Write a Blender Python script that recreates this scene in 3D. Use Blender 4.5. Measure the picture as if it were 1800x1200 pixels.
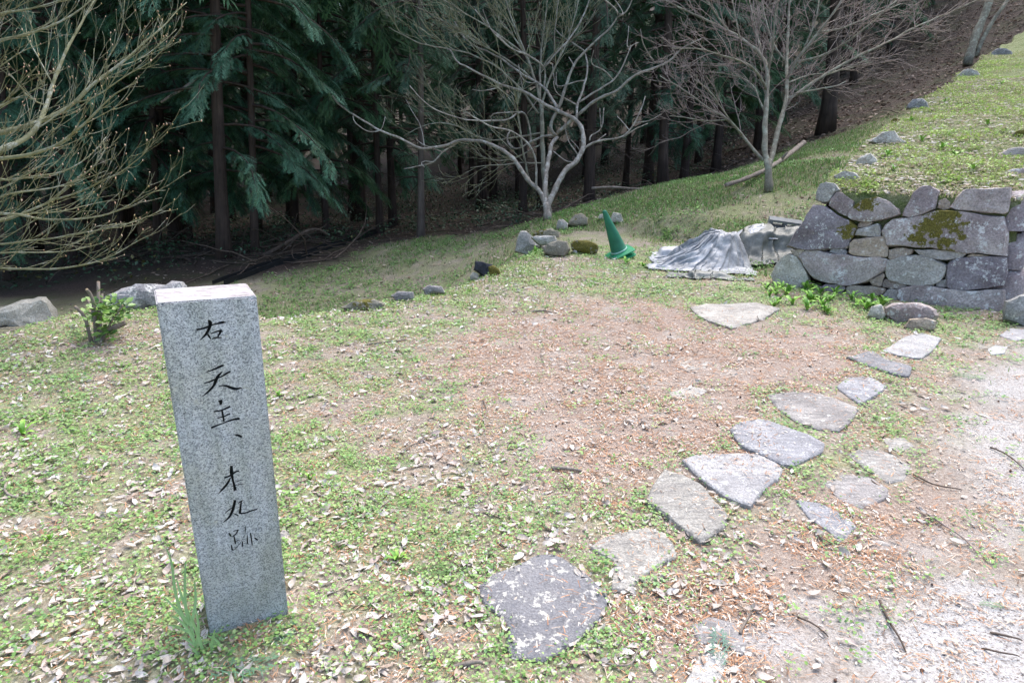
import bpy, bmesh, math, random
import numpy as np
from mathutils import Vector, Matrix, noise as mnoise

for _o in list(bpy.data.objects):
    bpy.data.objects.remove(_o, do_unlink=True)
SC = bpy.context.scene
COL = SC.collection
rng = np.random.default_rng(7)
random.seed(7)

# ------------------------------------------------------------------ camera
FPX, PITCH, CAMH = 1150.0, math.radians(17.4), 1.5
cam_d = bpy.data.cameras.new('camera')
cam_d.sensor_width = 36.0
cam_d.lens = FPX / 1800.0 * 36.0
cam_d.clip_start, cam_d.clip_end = 0.05, 500.0
cam = bpy.data.objects.new('camera', cam_d)
COL.objects.link(cam)
cam.location = (0, 0, CAMH)
cam.rotation_euler = (math.pi / 2 - PITCH, 0, 0)
SC.camera = cam
# ------------------------------------------------------------------ sky, sun, exposure
SUN_EL, SUN_AZ = math.radians(62), math.radians(30)      # azimuth clockwise from +Y (behind the wood, to the right)
world = bpy.data.worlds.new('World')
SC.world = world
world.use_nodes = True
_nt = world.node_tree
_bg = _nt.nodes['Background']
_sky = _nt.nodes.new('ShaderNodeTexSky')
_sky.sky_type = 'NISHITA'
_sky.sun_disc = False
_sky.sun_elevation = SUN_EL
_sky.sun_rotation = SUN_AZ
_sky.air_density = 1.0
_sky.dust_density = 3.0
_sky.ozone_density = 1.0
_nt.links.new(_sky.outputs[0], _bg.inputs[0])
_bg.inputs[1].default_value = 0.15
sun_d = bpy.data.lights.new('sun', 'SUN')
sun_d.energy = 1.5
sun_d.angle = math.radians(60)
sun_d.color = (1.0, 0.98, 0.955)
sun = bpy.data.objects.new('sun', sun_d)
COL.objects.link(sun)
_sd = Vector((math.sin(SUN_AZ) * math.cos(SUN_EL), math.cos(SUN_AZ) * math.cos(SUN_EL), math.sin(SUN_EL)))
sun.rotation_euler = _sd.to_track_quat('Z', 'Y').to_euler()
sun.location = _sd * 60
SC.view_settings.view_transform = 'Standard'
SC.view_settings.look = 'None'
SC.view_settings.exposure = 1.45
SC.view_settings.gamma = 1.0
SC.view_settings.use_curve_mapping = False
SC.render.engine = 'CYCLES'
SC.cycles.use_denoising = True
SC.cycles.max_bounces = 6
SC.cycles.diffuse_bounces = 3
SC.cycles.transparent_max_bounces = 8

# ------------------------------------------------------------------ helpers: photograph measure -> place
SP, CP = math.sin(PITCH), math.cos(PITCH)
def ray(u, v):
    x = (u - 900.0) / FPX; y = (600.0 - v) / FPX
    return np.array([x, CP + SP * y, CP * y - SP])
CAM = np.array([0, 0, CAMH])
def at_t(u, v, t): return CAM + ray(u, v) * t
def on_z(u, v, z=0.0):
    r = ray(u, v); return CAM + r * ((z - CAMH) / r[2])
def on_plane(u, v, p0, n):
    r = ray(u, v); return CAM + r * (np.dot(p0 - CAM, n) / np.dot(r, n))

def V3(a): return Vector((float(a[0]), float(a[1]), float(a[2])))
def sstep(a, b, x):
    t = np.clip((x - a) / (b - a), 0, 1); return t * t * (3 - 2 * t)

def _hash(ix, iy, iz, seed):
    h = (ix * 374761393 + iy * 668265263 + iz * 2147483647 + seed * 144269) & 0xFFFFFFFF
    h = ((h ^ (h >> 13)) * 1274126177) & 0xFFFFFFFF
    return ((h ^ (h >> 16)) & 0xFFFF) / 65535.0
def vnoise(x, y, z=0.0, seed=0):
    x = np.asarray(x, float); y = np.asarray(y, float); z = np.zeros_like(x) + z
    ix, iy, iz = np.floor(x).astype(np.int64), np.floor(y).astype(np.int64), np.floor(z).astype(np.int64)
    fx, fy, fz = x - ix, y - iy, z - iz
    fx, fy, fz = [f * f * (3 - 2 * f) for f in (fx, fy, fz)]
    r = 0
    for dx in (0, 1):
        for dy in (0, 1):
            for dz in (0, 1):
                w = (fx if dx else 1 - fx) * (fy if dy else 1 - fy) * (fz if dz else 1 - fz)
                r = r + w * _hash(ix + dx, iy + dy, iz + dz, seed)
    return r
def fbm(x, y, z=0.0, oct=4, seed=0):
    s, a, tot = 0, 0.5, 0
    for k in range(oct):
        s = s + a * vnoise(np.asarray(x) * 2**k, np.asarray(y) * 2**k, np.asarray(z) * 2**k, seed + k); tot += a; a *= .5
    return s / tot

# ------------------------------------------------------------------ helpers: meshes and objects
def mesh_np(name, verts, faces, mat=None, smooth=True, cols=None, attrs=None):
    """verts (N,3); faces (M,3) or (M,4) array, or list of lists."""
    me = bpy.data.meshes.new(name)
    verts = np.asarray(verts, dtype=np.float32)
    if isinstance(faces, np.ndarray):
        k = faces.shape[1]; M = len(faces)
        me.vertices.add(len(verts)); me.vertices.foreach_set('co', verts.ravel())
        me.loops.add(M * k); me.loops.foreach_set('vertex_index', faces.astype(np.int32).ravel())
        me.polygons.add(M); me.polygons.foreach_set('loop_start', np.arange(0, M * k, k, dtype=np.int32))
        try: me.polygons.foreach_set('loop_total', np.full(M, k, dtype=np.int32))
        except Exception: pass
    else:
        me.from_pydata([tuple(map(float, v)) for v in verts], [], faces)
    me.update(calc_edges=True)
    if smooth: me.polygons.foreach_set('use_smooth', np.ones(len(me.polygons), dtype=bool))
    if cols is not None:
        a = me.color_attributes.new('tint', 'FLOAT_COLOR', 'POINT')
        c = np.ones((len(verts), 4), np.float32); c[:, :3] = cols; a.data.foreach_set('color', c.ravel())
    for nm, val in (attrs or {}).items():
        a = me.attributes.new(nm, 'FLOAT', 'POINT'); a.data.foreach_set('value', np.asarray(val, np.float32))
    if mat is not None: me.materials.append(mat)
    me.validate()
    return me
def obj(name, me, parent=None, loc=None, label=None, cat=None, group=None, kind=None):
    o = bpy.data.objects.new(name, me); COL.objects.link(o)
    if parent is not None: o.parent = parent
    if loc is not None: o.location = V3(loc)
    tag(o, label, cat, group, kind)
    return o
def tag(o, label=None, cat=None, group=None, kind=None):
    if label: o['label'] = label
    if cat: o['category'] = cat
    if group: o['group'] = group
    if kind: o['kind'] = kind
    return o
def empty(name, loc=(0, 0, 0), label=None, cat=None, group=None):
    o = obj(name, None, None, loc, label, cat, group); o.empty_display_size = .1; return o
def local(verts, loc): return np.asarray(verts, float) - np.asarray(loc, float)

def tubes(lines, sides=5, caps=True):
    """lines: list of (pts (n,3), radii (n,)) -> verts, quad faces (closed tips by tapering)."""
    VS, FS, off = [], [], 0
    ang = np.arange(sides) * 2 * math.pi / sides
    ca, sa = np.cos(ang), np.sin(ang)
    for pts, rad in lines:
        pts = np.asarray(pts, float); n = len(pts)
        d = np.gradient(pts, axis=0); d /= np.linalg.norm(d, axis=1)[:, None] + 1e-9
        ref = np.array([0, 0, 1.0]) if abs(d[0][2]) < .9 else np.array([1.0, 0, 0])
        a = np.cross(d, ref); a /= np.linalg.norm(a, axis=1)[:, None] + 1e-9
        b = np.cross(d, a)
        ring = pts[:, None, :] + (a[:, None, :] * ca[None, :, None] + b[:, None, :] * sa[None, :, None]) * np.asarray(rad)[:, None, None]
        VS.append(ring.reshape(-1, 3))
        i = np.arange(n - 1)[:, None] * sides; j = np.arange(sides)[None, :]; j2 = (j + 1) % sides
        FS.append((np.stack([i + j, i + j2, i + sides + j2, i + sides + j], -1) + off).reshape(-1, 4))
        if not caps:
            off += n * sides; continue
        c = len(VS[-1]) + off
        VS.append(np.stack([pts[0], pts[-1]]))
        e = off + (n - 1) * sides; jj = np.arange(sides); jj2 = (jj + 1) % sides
        FS.append(np.stack([np.full(sides, c), off + jj2, off + jj, off + jj], -1))
        FS.append(np.stack([np.full(sides, c + 1), e + jj, e + jj2, e + jj2], -1))
        off += n * sides + 2
    V = np.concatenate(VS); F = np.concatenate(FS)
    return V, F
def tube_mesh(name, lines, sides, mat, cols=None):
    V, F = tubes(lines, sides)
    tri = F[:, 2] == F[:, 3]
    faces = [list(map(int, f[:3])) if t else list(map(int, f)) for f, t in zip(F, tri)]
    return mesh_np(name, V, faces, mat, cols=cols)

def twig_mesh(name, lines, sides, mat, cols=None):
    V, F = tubes(lines, sides, False)
    return mesh_np(name, V, F, mat, cols=cols)

def resample(pts, step):
    pts = np.asarray(pts, float)
    seg = np.linalg.norm(np.diff(pts, axis=0), axis=1); s = np.concatenate([[0], np.cumsum(seg)])
    n = max(2, int(s[-1] / step) + 1); q = np.linspace(0, s[-1], n)
    return np.stack([np.interp(q, s, pts[:, k]) for k in range(pts.shape[1])], 1)
def smooth_line(pts, it=2):
    p = np.asarray(pts, float)
    for _ in range(it):
        q = [p[0]]
        for i in range(len(p) - 1):
            q += [p[i] * .75 + p[i + 1] * .25, p[i] * .25 + p[i + 1] * .75]
        q.append(p[-1]); p = np.array(q)
    return p

def scatter(name, TV, TF, pos, R, S, mat, cols=None, smooth=False, vshade=None):
    """Join N transformed copies of a template. TV (k,3), TF (m,3|4), pos (N,3), R (N,3,3), S (N,) or (N,3)."""
    TV = np.asarray(TV, float); TF = np.asarray(TF); N = len(pos); k = len(TV)
    S = np.asarray(S, float)
    if S.ndim == 1: S = np.repeat(S[:, None], 3, 1)
    P = TV[None] * S[:, None, :]
    P = np.einsum('nij,nkj->nki', R, P) + pos[:, None, :]
    F = (TF[None] + (np.arange(N) * k)[:, None, None]).reshape(-1, TF.shape[1])
    c = None
    if cols is not None:
        c = np.repeat(cols, k, 0)
    return mesh_np(name, P.reshape(-1, 3), F, mat, smooth, c)
def rot_z(a):
    c, s, z, o = np.cos(a), np.sin(a), np.zeros_like(a), np.ones_like(a)
    return np.stack([np.stack([c, -s, z], -1), np.stack([s, c, z], -1), np.stack([z, z, o], -1)], -2)
def rot_x(a):
    c, s, z, o = np.cos(a), np.sin(a), np.zeros_like(a), np.ones_like(a)
    return np.stack([np.stack([o, z, z], -1), np.stack([z, c, -s], -1), np.stack([z, s, c], -1)], -2)
def rot_y(a):
    c, s, z, o = np.cos(a), np.sin(a), np.zeros_like(a), np.ones_like(a)
    return np.stack([np.stack([c, z, s], -1), np.stack([z, o, z], -1), np.stack([-s, z, c], -1)], -2)
def mm(*a):
    r = a[0]
    for b in a[1:]: r = np.einsum('nij,njk->nik', r, b)
    return r

# ------------------------------------------------------------------ materials
def new_mat(name):
    m = bpy.data.materials.new(name); m.use_nodes = True
    nt = m.node_tree; b = nt.nodes['Principled BSDF']
    b.inputs['Specular IOR Level'].default_value = .25
    b.inputs['Roughness'].default_value = .85
    return m, nt, b
def nd(nt, typ, **kw):
    n = nt.nodes.new(typ)
    for k, v in kw.items():
        if k in n.inputs: n.inputs[k].default_value = v
        else: setattr(n, k, v)
    return n
def coord(nt, kind='Object'):
    if kind == 'World':
        return nt.nodes.new('ShaderNodeNewGeometry').outputs['Position']
    return nt.nodes.new('ShaderNodeTexCoord').outputs[kind]
def noise_tex(nt, co, scale, detail=4, rough=.55, dist=0.0):
    n = nd(nt, 'ShaderNodeTexNoise', Scale=scale, Detail=detail, Roughness=rough, Distortion=dist)
    nt.links.new(co, n.inputs['Vector']); return n.outputs['Fac']
def ramp(nt, fac, stops):
    r = nt.nodes.new('ShaderNodeValToRGB'); e = r.color_ramp.elements
    while len(e) < len(stops): e.new(.5)
    for el, (p, c) in zip(e, stops):
        el.position = p; el.color = (c, c, c, 1) if isinstance(c, (int, float)) else (*c, 1)
    nt.links.new(fac, r.inputs[0]); return r.outputs[0]
def mix(nt, fac, a, b, mode='MIX'):
    m = nt.nodes.new('ShaderNodeMix'); m.data_type = 'RGBA'; m.blend_type = mode
    for s, val in ((0, fac), (6, a), (7, b)):
        if hasattr(val, 'is_linked') or isinstance(val, bpy.types.NodeSocket): nt.links.new(val, m.inputs[s])
        elif s == 0: m.inputs[0].default_value = val
        else: m.inputs[s].default_value = (*val, 1)
    return m.outputs[2]
def mathn(nt, op, a, b=None):
    m = nt.nodes.new('ShaderNodeMath'); m.operation = op
    for i, val in enumerate((a, b)):
        if val is None: continue
        if isinstance(val, bpy.types.NodeSocket): nt.links.new(val, m.inputs[i])
        else: m.inputs[i].default_value = val
    return m.outputs[0]
def bump(nt, b, h, strength=.5, dist=.01):
    n = nd(nt, 'ShaderNodeBump', Strength=strength, Distance=dist)
    nt.links.new(h, n.inputs['Height']); nt.links.new(n.outputs[0], b.inputs['Normal'])
def attr(nt, name, out='Fac'):
    n = nt.nodes.new('ShaderNodeAttribute'); n.attribute_name = name; return n.outputs[out]
def objrand(nt): return nt.nodes.new('ShaderNodeObjectInfo').outputs['Random']

def tint_mat(name, rough=.7, spec=.25, trans=0.0, var=.25, vscale=60):
    """colour from the per-leaf tint, with fine grain; thin leaves let some light through."""
    m, nt, b = new_mat(name)
    c = attr(nt, 'tint', 'Color')
    f = noise_tex(nt, coord(nt, 'World'), vscale, 2)
    c2 = mix(nt, 1.0, c, ramp(nt, f, [(.3, 1 - var), (.7, 1 + var)]), 'MULTIPLY')
    nt.links.new(c2, b.inputs['Base Color'])
    b.inputs['Roughness'].default_value = rough; b.inputs['Specular IOR Level'].default_value = spec
    if trans:
        t = nt.nodes.new('ShaderNodeBsdfTranslucent'); nt.links.new(c2, t.inputs[0])
        mx = nt.nodes.new('ShaderNodeMixShader'); mx.inputs[0].default_value = trans
        out = nt.nodes['Material Output']
        nt.links.new(b.outputs[0], mx.inputs[1]); nt.links.new(t.outputs[0], mx.inputs[2]); nt.links.new(mx.outputs[0], out.inputs[0])
    return m
def plain_mat(name, col, rough=.7, var=.2, scale=8, bmp=.2, spec=.25):
    m, nt, b = new_mat(name)
    co = coord(nt); f = noise_tex(nt, co, scale, 5)
    lo = tuple(x * (1 - var) for x in col); hi = tuple(min(1, x * (1 + var)) for x in col)
    nt.links.new(ramp(nt, f, [(.3, lo), (.7, hi)]), b.inputs['Base Color'])
    b.inputs['Roughness'].default_value = rough; b.inputs['Specular IOR Level'].default_value = spec
    if bmp: bump(nt, b, noise_tex(nt, co, scale * 6, 3), bmp, .005)
    return m
def rock_mat(name, a, bcol, lichen=(.5, .5, .45), lamount=.5, moss_noise=0.0, grain=60, lscale=9, streak=0.0):
    m, nt, b = new_mat(name)
    co = coord(nt)
    off = nt.nodes.new('ShaderNodeVectorMath'); off.operation = 'ADD'
    r = objrand(nt); cr = nd(nt, 'ShaderNodeCombineXYZ')
    nt.links.new(mathn(nt, 'MULTIPLY', r, 37.0), cr.inputs[0]); nt.links.new(mathn(nt, 'MULTIPLY', r, 91.0), cr.inputs[1])
    nt.links.new(co, off.inputs[0]); nt.links.new(cr.outputs[0], off.inputs[1]); co = off.outputs[0]
    f1 = noise_tex(nt, co, 3.5, 4, .6); f2 = noise_tex(nt, co, grain, 2, .7)
    f3 = noise_tex(nt, co, 14, 4, .65)
    c = mix(nt, ramp(nt, f1, [(.34, 0.0), (.66, 1.0)]), a, bcol)
    c = mix(nt, ramp(nt, f3, [(.42, 0.0), (.7, .55)]), c, tuple(x * .55 for x in a))
    c = mix(nt, 1.0, c, ramp(nt, f2, [(.28, .66), (.72, 1.36)]), 'MULTIPLY')
    c = mix(nt, 1.0, c, ramp(nt, r, [(0, (.72, .74, .8)), (.35, (1.0, .96, .95)), (.7, (1.12, 1.1, 1.02)), (1, (1.35, 1.3, 1.2))]), 'MULTIPLY')
    if streak:
        sm = nd(nt, 'ShaderNodeMapping'); sm.inputs['Rotation'].default_value = (0, 0, .35); sm.inputs['Scale'].default_value = (1, 6, 3); nt.links.new(co, sm.inputs[0])
        sf = noise_tex(nt, sm.outputs[0], 9, 4, .7)
        c = mix(nt, mathn(nt, 'MULTIPLY', ramp(nt, sf, [(.5, 0.0), (.6, 1.0)]), streak), c, tuple(x * .5 for x in a))
    lf = noise_tex(nt, co, lscale, 5, .75); lf2 = noise_tex(nt, co, lscale * 5, 2, .7)
    lm = mathn(nt, 'ADD', lf, mathn(nt, 'MULTIPLY', mathn(nt, 'SUBTRACT', lf2, .5), .5))
    t0 = .78 - .35 * lamount
    c = mix(nt, ramp(nt, lm, [(t0, 0.0), (t0 + .09, .85)]), c, lichen)
    # round lichen discs
    vo = nd(nt, 'ShaderNodeTexVoronoi', Scale=13.0); nt.links.new(co, vo.inputs['Vector'])
    sel = mathn(nt, 'GREATER_THAN', noise_tex(nt, co, 6, 2), .56)
    c = mix(nt, mathn(nt, 'MULTIPLY', ramp(nt, vo.outputs['Distance'], [(.12, .75), (.2, 0.0)]), sel), c, tuple(min(.8, x * 1.1) for x in lichen))
    mo = attr(nt, 'moss')
    mn = noise_tex(nt, co, 13, 5, .7)
    mf = mathn(nt, 'ADD', mo, mathn(nt, 'MULTIPLY', mathn(nt, 'SUBTRACT', mn, .5), 2.3))
    if moss_noise: mf = mathn(nt, 'ADD', mf, mathn(nt, 'MULTIPLY', mathn(nt, 'SUBTRACT', f1, .5), moss_noise))
    mossc = ramp(nt, noise_tex(nt, co, 90, 3), [(.3, (.055, .05, .012)), (.55, (.13, .115, .022)), (.8, (.24, .2, .05))])
    c = mix(nt, ramp(nt, mf, [(.5, 0.0), (.62, 1.0)]), c, mossc)
    nt.links.new(c, b.inputs['Base Color'])
    b.inputs['Roughness'].default_value = .8
    h = mathn(nt, 'ADD', mathn(nt, 'MULTIPLY', f3, 1.0), mathn(nt, 'MULTIPLY', f2, .35))
    bump(nt, b, h, .7, .02)
    return m

MAT = {}
MAT['wall_stone'] = rock_mat('purple_grey_stone', (.215, .18, .187), (.4, .365, .367), (.6, .61, .59), .62)
MAT['pale_wall_stone'] = rock_mat('pale_wall_stone', (.27, .26, .25), (.42, .41, .4), (.6, .6, .57), .6)
MAT['tan_stone'] = rock_mat('tan_stone', (.26, .21, .17), (.38, .34, .3), (.55, .53, .48), .55)
MAT['boulder'] = rock_mat('grey_boulder', (.31, .3, .265), (.46, .45, .4), (.6, .6, .55), .6, .3)
MAT['step'] = rock_mat('path_stone', (.235, .225, .22), (.38, .37, .355), (.54, .53, .5), .52, 0, 110, 16, .5)
MAT['step_pale'] = rock_mat('pale_path_stone', (.28, .28, .29), (.44, .44, .44), (.58, .58, .57), .6, 0, 130, 16, .35)
MAT['step_dark'] = rock_mat('dark_path_stone', (.135, .14, .16), (.23, .23, .245), (.56, .54, .49), .62, 0, 120, 14)
MAT['slate'] = rock_mat('dark_slate', (.035, .04, .055), (.07, .075, .09), (.3, .3, .3), .1)
MAT['mossy'] = rock_mat('mossy_rock', (.2, .19, .15), (.3, .28, .22), (.4, .4, .35), .35, .8)

def bark_mat(name, a, bcol, scale=14, stretch=6, lich=None, topl=None):
    m, nt, b = new_mat(name)
    co = coord(nt); mp = nd(nt, 'ShaderNodeMapping'); mp.inputs['Scale'].default_value = (1, 1, 1 / stretch)
    nt.links.new(co, mp.inputs[0])
    f = noise_tex(nt, mp.outputs[0], scale, 6, .65); g = noise_tex(nt, co, 3, 4)
    c = ramp(nt, f, [(.3, a), (.7, bcol)])
    c = mix(nt, 1.0, c, ramp(nt, g, [(.3, .7), (.7, 1.25)]), 'MULTIPLY')
    if lich: c = mix(nt, ramp(nt, noise_tex(nt, co, 9, 5, .7), [(.5, 0.0), (.62, .8)]), c, lich)
    nt.links.new(c, b.inputs['Base Color']); bump(nt, b, f, .8, .02)
    return m
MAT['cedar_bark'] = bark_mat('cedar_bark', (.032, .024, .021), (.09, .064, .052), 22, 12)
MAT['pale_bark'] = bark_mat('grey_smooth_bark', (.165, .142, .118), (.34, .31, .27), 18, 2, (.46, .45, .41))
MAT['maple_bark'] = bark_mat('maple_bark', (.16, .145, .11), (.26, .24, .19), 16, 4, (.34, .36, .29))
MAT['green_twig'] = bark_mat('green_twig_bark', (.17, .165, .09), (.28, .275, .165), 20, 3, (.38, .39, .33))
MAT['twig_red'] = bark_mat('reddish_twig', (.2, .15, .135), (.34, .285, .26), 20, 3)
MAT['dead_wood'] = bark_mat('dead_wood', (.16, .125, .1), (.32, .28, .24), 18, 8)
MAT['dark_wood'] = bark_mat('dark_fallen_wood', (.06, .045, .035), (.15, .115, .09), 14, 8)
MAT['lit_pale_cedar'] = bark_mat('sunlit_cedar_bark', (.1, .078, .066), (.2, .165, .14), 22, 12)  # pale brown copy of the bark, one trunk's lit look painted in
MAT['fresh_cut'] = plain_mat('cut_wood', (.36, .27, .17), .8, .25, 30)
# ================================================================== TERRAIN
CTRL = np.array([
    (-9, 11, -1.1), (-6, 9, -1.0), (-5.5, 13.9, -.85), (-3, 8.5, -.95), (-2.2, 15.8, -.8), (-1, 10, -.85), (-.6, 11.5, -.55), (.2, 10.7, -.3),
    (.63, 12.1, .03), (1.4, 8.3, 0), (1.2, 9.5, .02), (1.9, 11.1, .17), (2.9, 8.3, .1), (3.0, 9.5, .3), (4.1, 10.7, .67), (5, 12, .95),
    (4.4, 17.4, .29), (7.4, 17.7, 1.22), (6, 14.5, 1.0), (10.3, 19, 2.1), (12.5, 25.7, 3.3), (15.3, 23.8, 3.9), (1.5, 17.3, -.2),
    (4.2, 20.4, -.1), (.6, 14.5, -.2), (-10, 30, -.9), (0, 33, 0), (10, 35, 2.8), (20, 35, 8), (28, 25, 9.5), (28, 10, 7), (-25, 15, -2),
    (-25, 35, -1), (-20, 55, 7), (0, 55, 8), (20, 55, 14), (6, 9, .6), (10, 13, 1.2), (9, 6, .2), (14, 10, 1.2), (-8, 5, -.6), (-8, 0, -.2),
    (8, 0, 0), (8, -6, 0), (-8, -6, 0), (0, -6, 0), (6, 4, 0), (2.9, 7.1, 0), (4.5, 5.6, 0), (1, 6, 0), (-2, 4, -.3), (40, 45, 20), (-45, 45, 4), (45, -20, 3), (-45, -20, -2), (0, 80, 16), (60, 0, 9), (-60, 0, -3), (0, -50, 9), (-30, -45, 7), (30, -45, 9), (0, -24, 2), (0, -12, .3)], float)  # last points: unseen hill added behind the camera to block low sky light
def _tk(r2): return np.where(r2 > 1e-12, .5 * r2 * np.log(r2 + 1e-12), 0)
_n = len(CTRL)
_K = _tk(((CTRL[:, None, :2] - CTRL[None, :, :2]) ** 2).sum(-1)) + np.eye(_n) * .05
_P = np.c_[np.ones(_n), CTRL[:, :2]]
_W = np.linalg.solve(np.block([[_K, _P], [_P.T, np.zeros((3, 3))]]), np.r_[CTRL[:, 2], 0, 0, 0])
def tps(x, y):
    r = _W[_n] + _W[_n + 1] * x + _W[_n + 2] * y
    for i in range(_n):
        r = r + _W[i] * _tk((x - CTRL[i, 0]) ** 2 + (y - CTRL[i, 1]) ** 2)
    return r
WB0, WB1 = on_z(1375, 500), on_z(1765, 548)               # foot of the stone wall
A2 = (WB1 - WB0)[:2]; WALL_L = np.linalg.norm(A2); A2 = A2 / WALL_L
B2 = np.array([-A2[1], A2[0]]); B2 = B2 if B2[1] > 0 else -B2
_edge = [(-300, 660), (0, 580), (110, 550), (200, 524), (330, 520), (460, 552), (540, 549), (640, 532), (720, 519), (800, 504), (850, 486), (900, 460), (960, 427), (1010, 402), (1200, 425)]
TERR = np.array([on_z(u, v)[:2] for u, v in _edge] + [WB0[:2] + B2 * .3, WB1[:2] + B2 * .3, (9, 5), (9, -9), (-6.5, -9), (-6.5, 1.0)])
def poly_sd(x, y, poly):
    d = np.full(np.shape(x), 1e9); ins = np.zeros(np.shape(x), bool)
    for i in range(len(poly)):
        ax, ay = poly[i]; bx, by = poly[(i + 1) % len(poly)]
        ex, ey = bx - ax, by - ay
        t = np.clip(((x - ax) * ex + (y - ay) * ey) / (ex * ex + ey * ey + 1e-12), 0, 1)
        d = np.minimum(d, np.hypot(x - ax - t * ex, y - ay - t * ey))
        with np.errstate(divide='ignore', invalid='ignore'):
            c = ((ay > y) != (by > y)) & (x < (bx - ax) * (y - ay) / (by - ay + 1e-15) + ax)
        ins ^= c
    return np.where(ins, d, -d)
POST_XY = np.array([-.80, 1.70])
def ground_z(x, y):
    x = np.asarray(x, float); y = np.asarray(y, float)
    sd = poly_sd(x, y, TERR) + (fbm(x * 1.6, y * 1.6, 3, 3, 11) - .5) * .35
    w = sstep(-.5, .06, sd)
    zt = (fbm(x * .9, y * .9, 1, 3, 5) - .5) * .05 + (fbm(x * 5, y * 5, 2, 3, 6) - .5) * .022
    zt = zt - .05 * sstep(.35, 0, np.abs(sd)) * (fbm(x * 2, y * 2, 5, 2, 9))
    zt = zt + .035 * np.exp(-((x - POST_XY[0]) ** 2 + (y - POST_XY[1]) ** 2) / .06)
    zl = tps(x, y) + (fbm(x * .8, y * .8, 7, 4, 21) - .5) * .18
    return w * zt + (1 - w) * zl
def gz(x, y): return float(ground_z(np.array([x]), np.array([y]))[0])
def hit(u, v, t0=1.0, t1=60.0):
    r = ray(u, v); t = np.linspace(t0, t1, 3000)
    p = CAM[None] + r[None] * t[:, None]
    below = p[:, 2] < ground_z(p[:, 0], p[:, 1])
    k = int(np.argmax(below)) if below.any() else len(t) - 1
    return p[k]
# mound behind the wall
MZ0, MSL = .98, .17
def mound_z(x, y):
    s = (x - WB0[0]) * B2[0] + (y - WB0[1]) * B2[1]
    return MZ0 + MSL * s + (fbm(x * 1.3, y * 1.3, 4, 4, 31) - .5) * .16 * sstep(0, .8, s) - .05 * sstep(.5, 0, s)
def mound_as(x, y):
    dx, dy = x - WB0[0], y - WB0[1]
    return dx * A2[0] + dy * A2[1], dx * B2[0] + dy * B2[1]
def hit_mound(u, v):
    r = ray(u, v); t = np.linspace(4, 40, 3000); p = CAM[None] + r[None] * t[:, None]
    below = p[:, 2] < mound_z(p[:, 0], p[:, 1]); k = int(np.argmax(below)); return p[k]

# ---- what lies on the ground (0..1 covers, in place on the ground)
def wpoly(px): return np.array([on_z(u, v)[:2] for u, v in px])
SAND_A = wpoly([(1420, 1230), (1490, 1100), (1560, 1025), (1640, 1000), (1740, 1010), (1830, 1060), (1900, 1230)])
SAND_A = np.vstack([SAND_A[:6], [(2.6, 1.2), (3.0, .2), (3, -4), (.9, -4), (.75, .6)]])
SAND_B = np.vstack([wpoly([(1700, 640), (1790, 600), (1840, 570)]), [(8, 6), (9, 1), (4, .6), (2.4, 1.7)], wpoly([(1780, 960), (1690, 880), (1640, 800), (1640, 720)])])
NEED_A = wpoly([(760, 640), (900, 560), (1050, 530), (1250, 560), (1500, 580), (1600, 660), (1500, 740), (1330, 720), (1220, 790), (1130, 830), (960, 820), (840, 730)])
NEED_B = wpoly([(1260, 960), (1420, 850), (1560, 860), (1640, 800), (1720, 880), (1830, 1000), (1740, 1030), (1560, 1030), (1470, 1150), (1400, 1230), (1190, 1230), (1180, 1080)])
def covers(x, y):
    n1 = fbm(x * 1.7, y * 1.7, 9, 4, 41) - .5; n2 = fbm(x * 6, y * 6, 9, 4, 47) - .5
    sand = np.maximum(sstep(-.22, .12, poly_sd(x, y, SAND_A) + n1 * .5 + n2 * .5), sstep(-.25, .35, poly_sd(x, y, SAND_B) + n1 * .9 + n2 * .6) * .92)
    need = np.maximum(sstep(-.5, .35, poly_sd(x, y, NEED_A) + n1 * 1.0 + n2 * .4), sstep(-.2, .2, poly_sd(x, y, NEED_B) + n1 * .5 + n2 * .3))
    terr = poly_sd(x, y, TERR)
    n3 = fbm(x * 17, y * 17, 4, 2, 49) - .5
    green = sstep(-.2, .2, n1 * .55 + n2 * .9 + n3 * .55 + .03 + .1 * sstep(.6, -.8, x - .1 * y) * sstep(6, 1, y))
    slope = sstep(.6, -.6, terr) * (.5 + .5 * sstep(-.6, 1.2, x)) * (.45 + .55 * sstep(.4, .58, fbm(x * .9, y * .9, 4, 4, 15)))
    green = np.clip(green * (1 - .85 * need) * (1 - sand) + 0, 0, 1)
    return sand, need, green, slope
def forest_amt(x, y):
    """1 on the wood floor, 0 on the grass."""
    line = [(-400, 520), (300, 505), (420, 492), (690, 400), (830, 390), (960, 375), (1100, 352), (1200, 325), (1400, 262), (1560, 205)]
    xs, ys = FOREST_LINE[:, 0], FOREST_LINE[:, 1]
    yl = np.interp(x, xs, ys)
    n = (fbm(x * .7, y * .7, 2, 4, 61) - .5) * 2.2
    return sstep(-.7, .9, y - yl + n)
FOREST_LINE = np.array([(-30, 9.0), (-6, 10.2), (-4, 12.2), (-2, 15.2), (-.5, 13.4), (.6, 12.4), (1.8, 13.6), (4.4, 17.0), (7.4, 17.5), (10.3, 18.6), (14, 20.5), (30, 24)])

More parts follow.
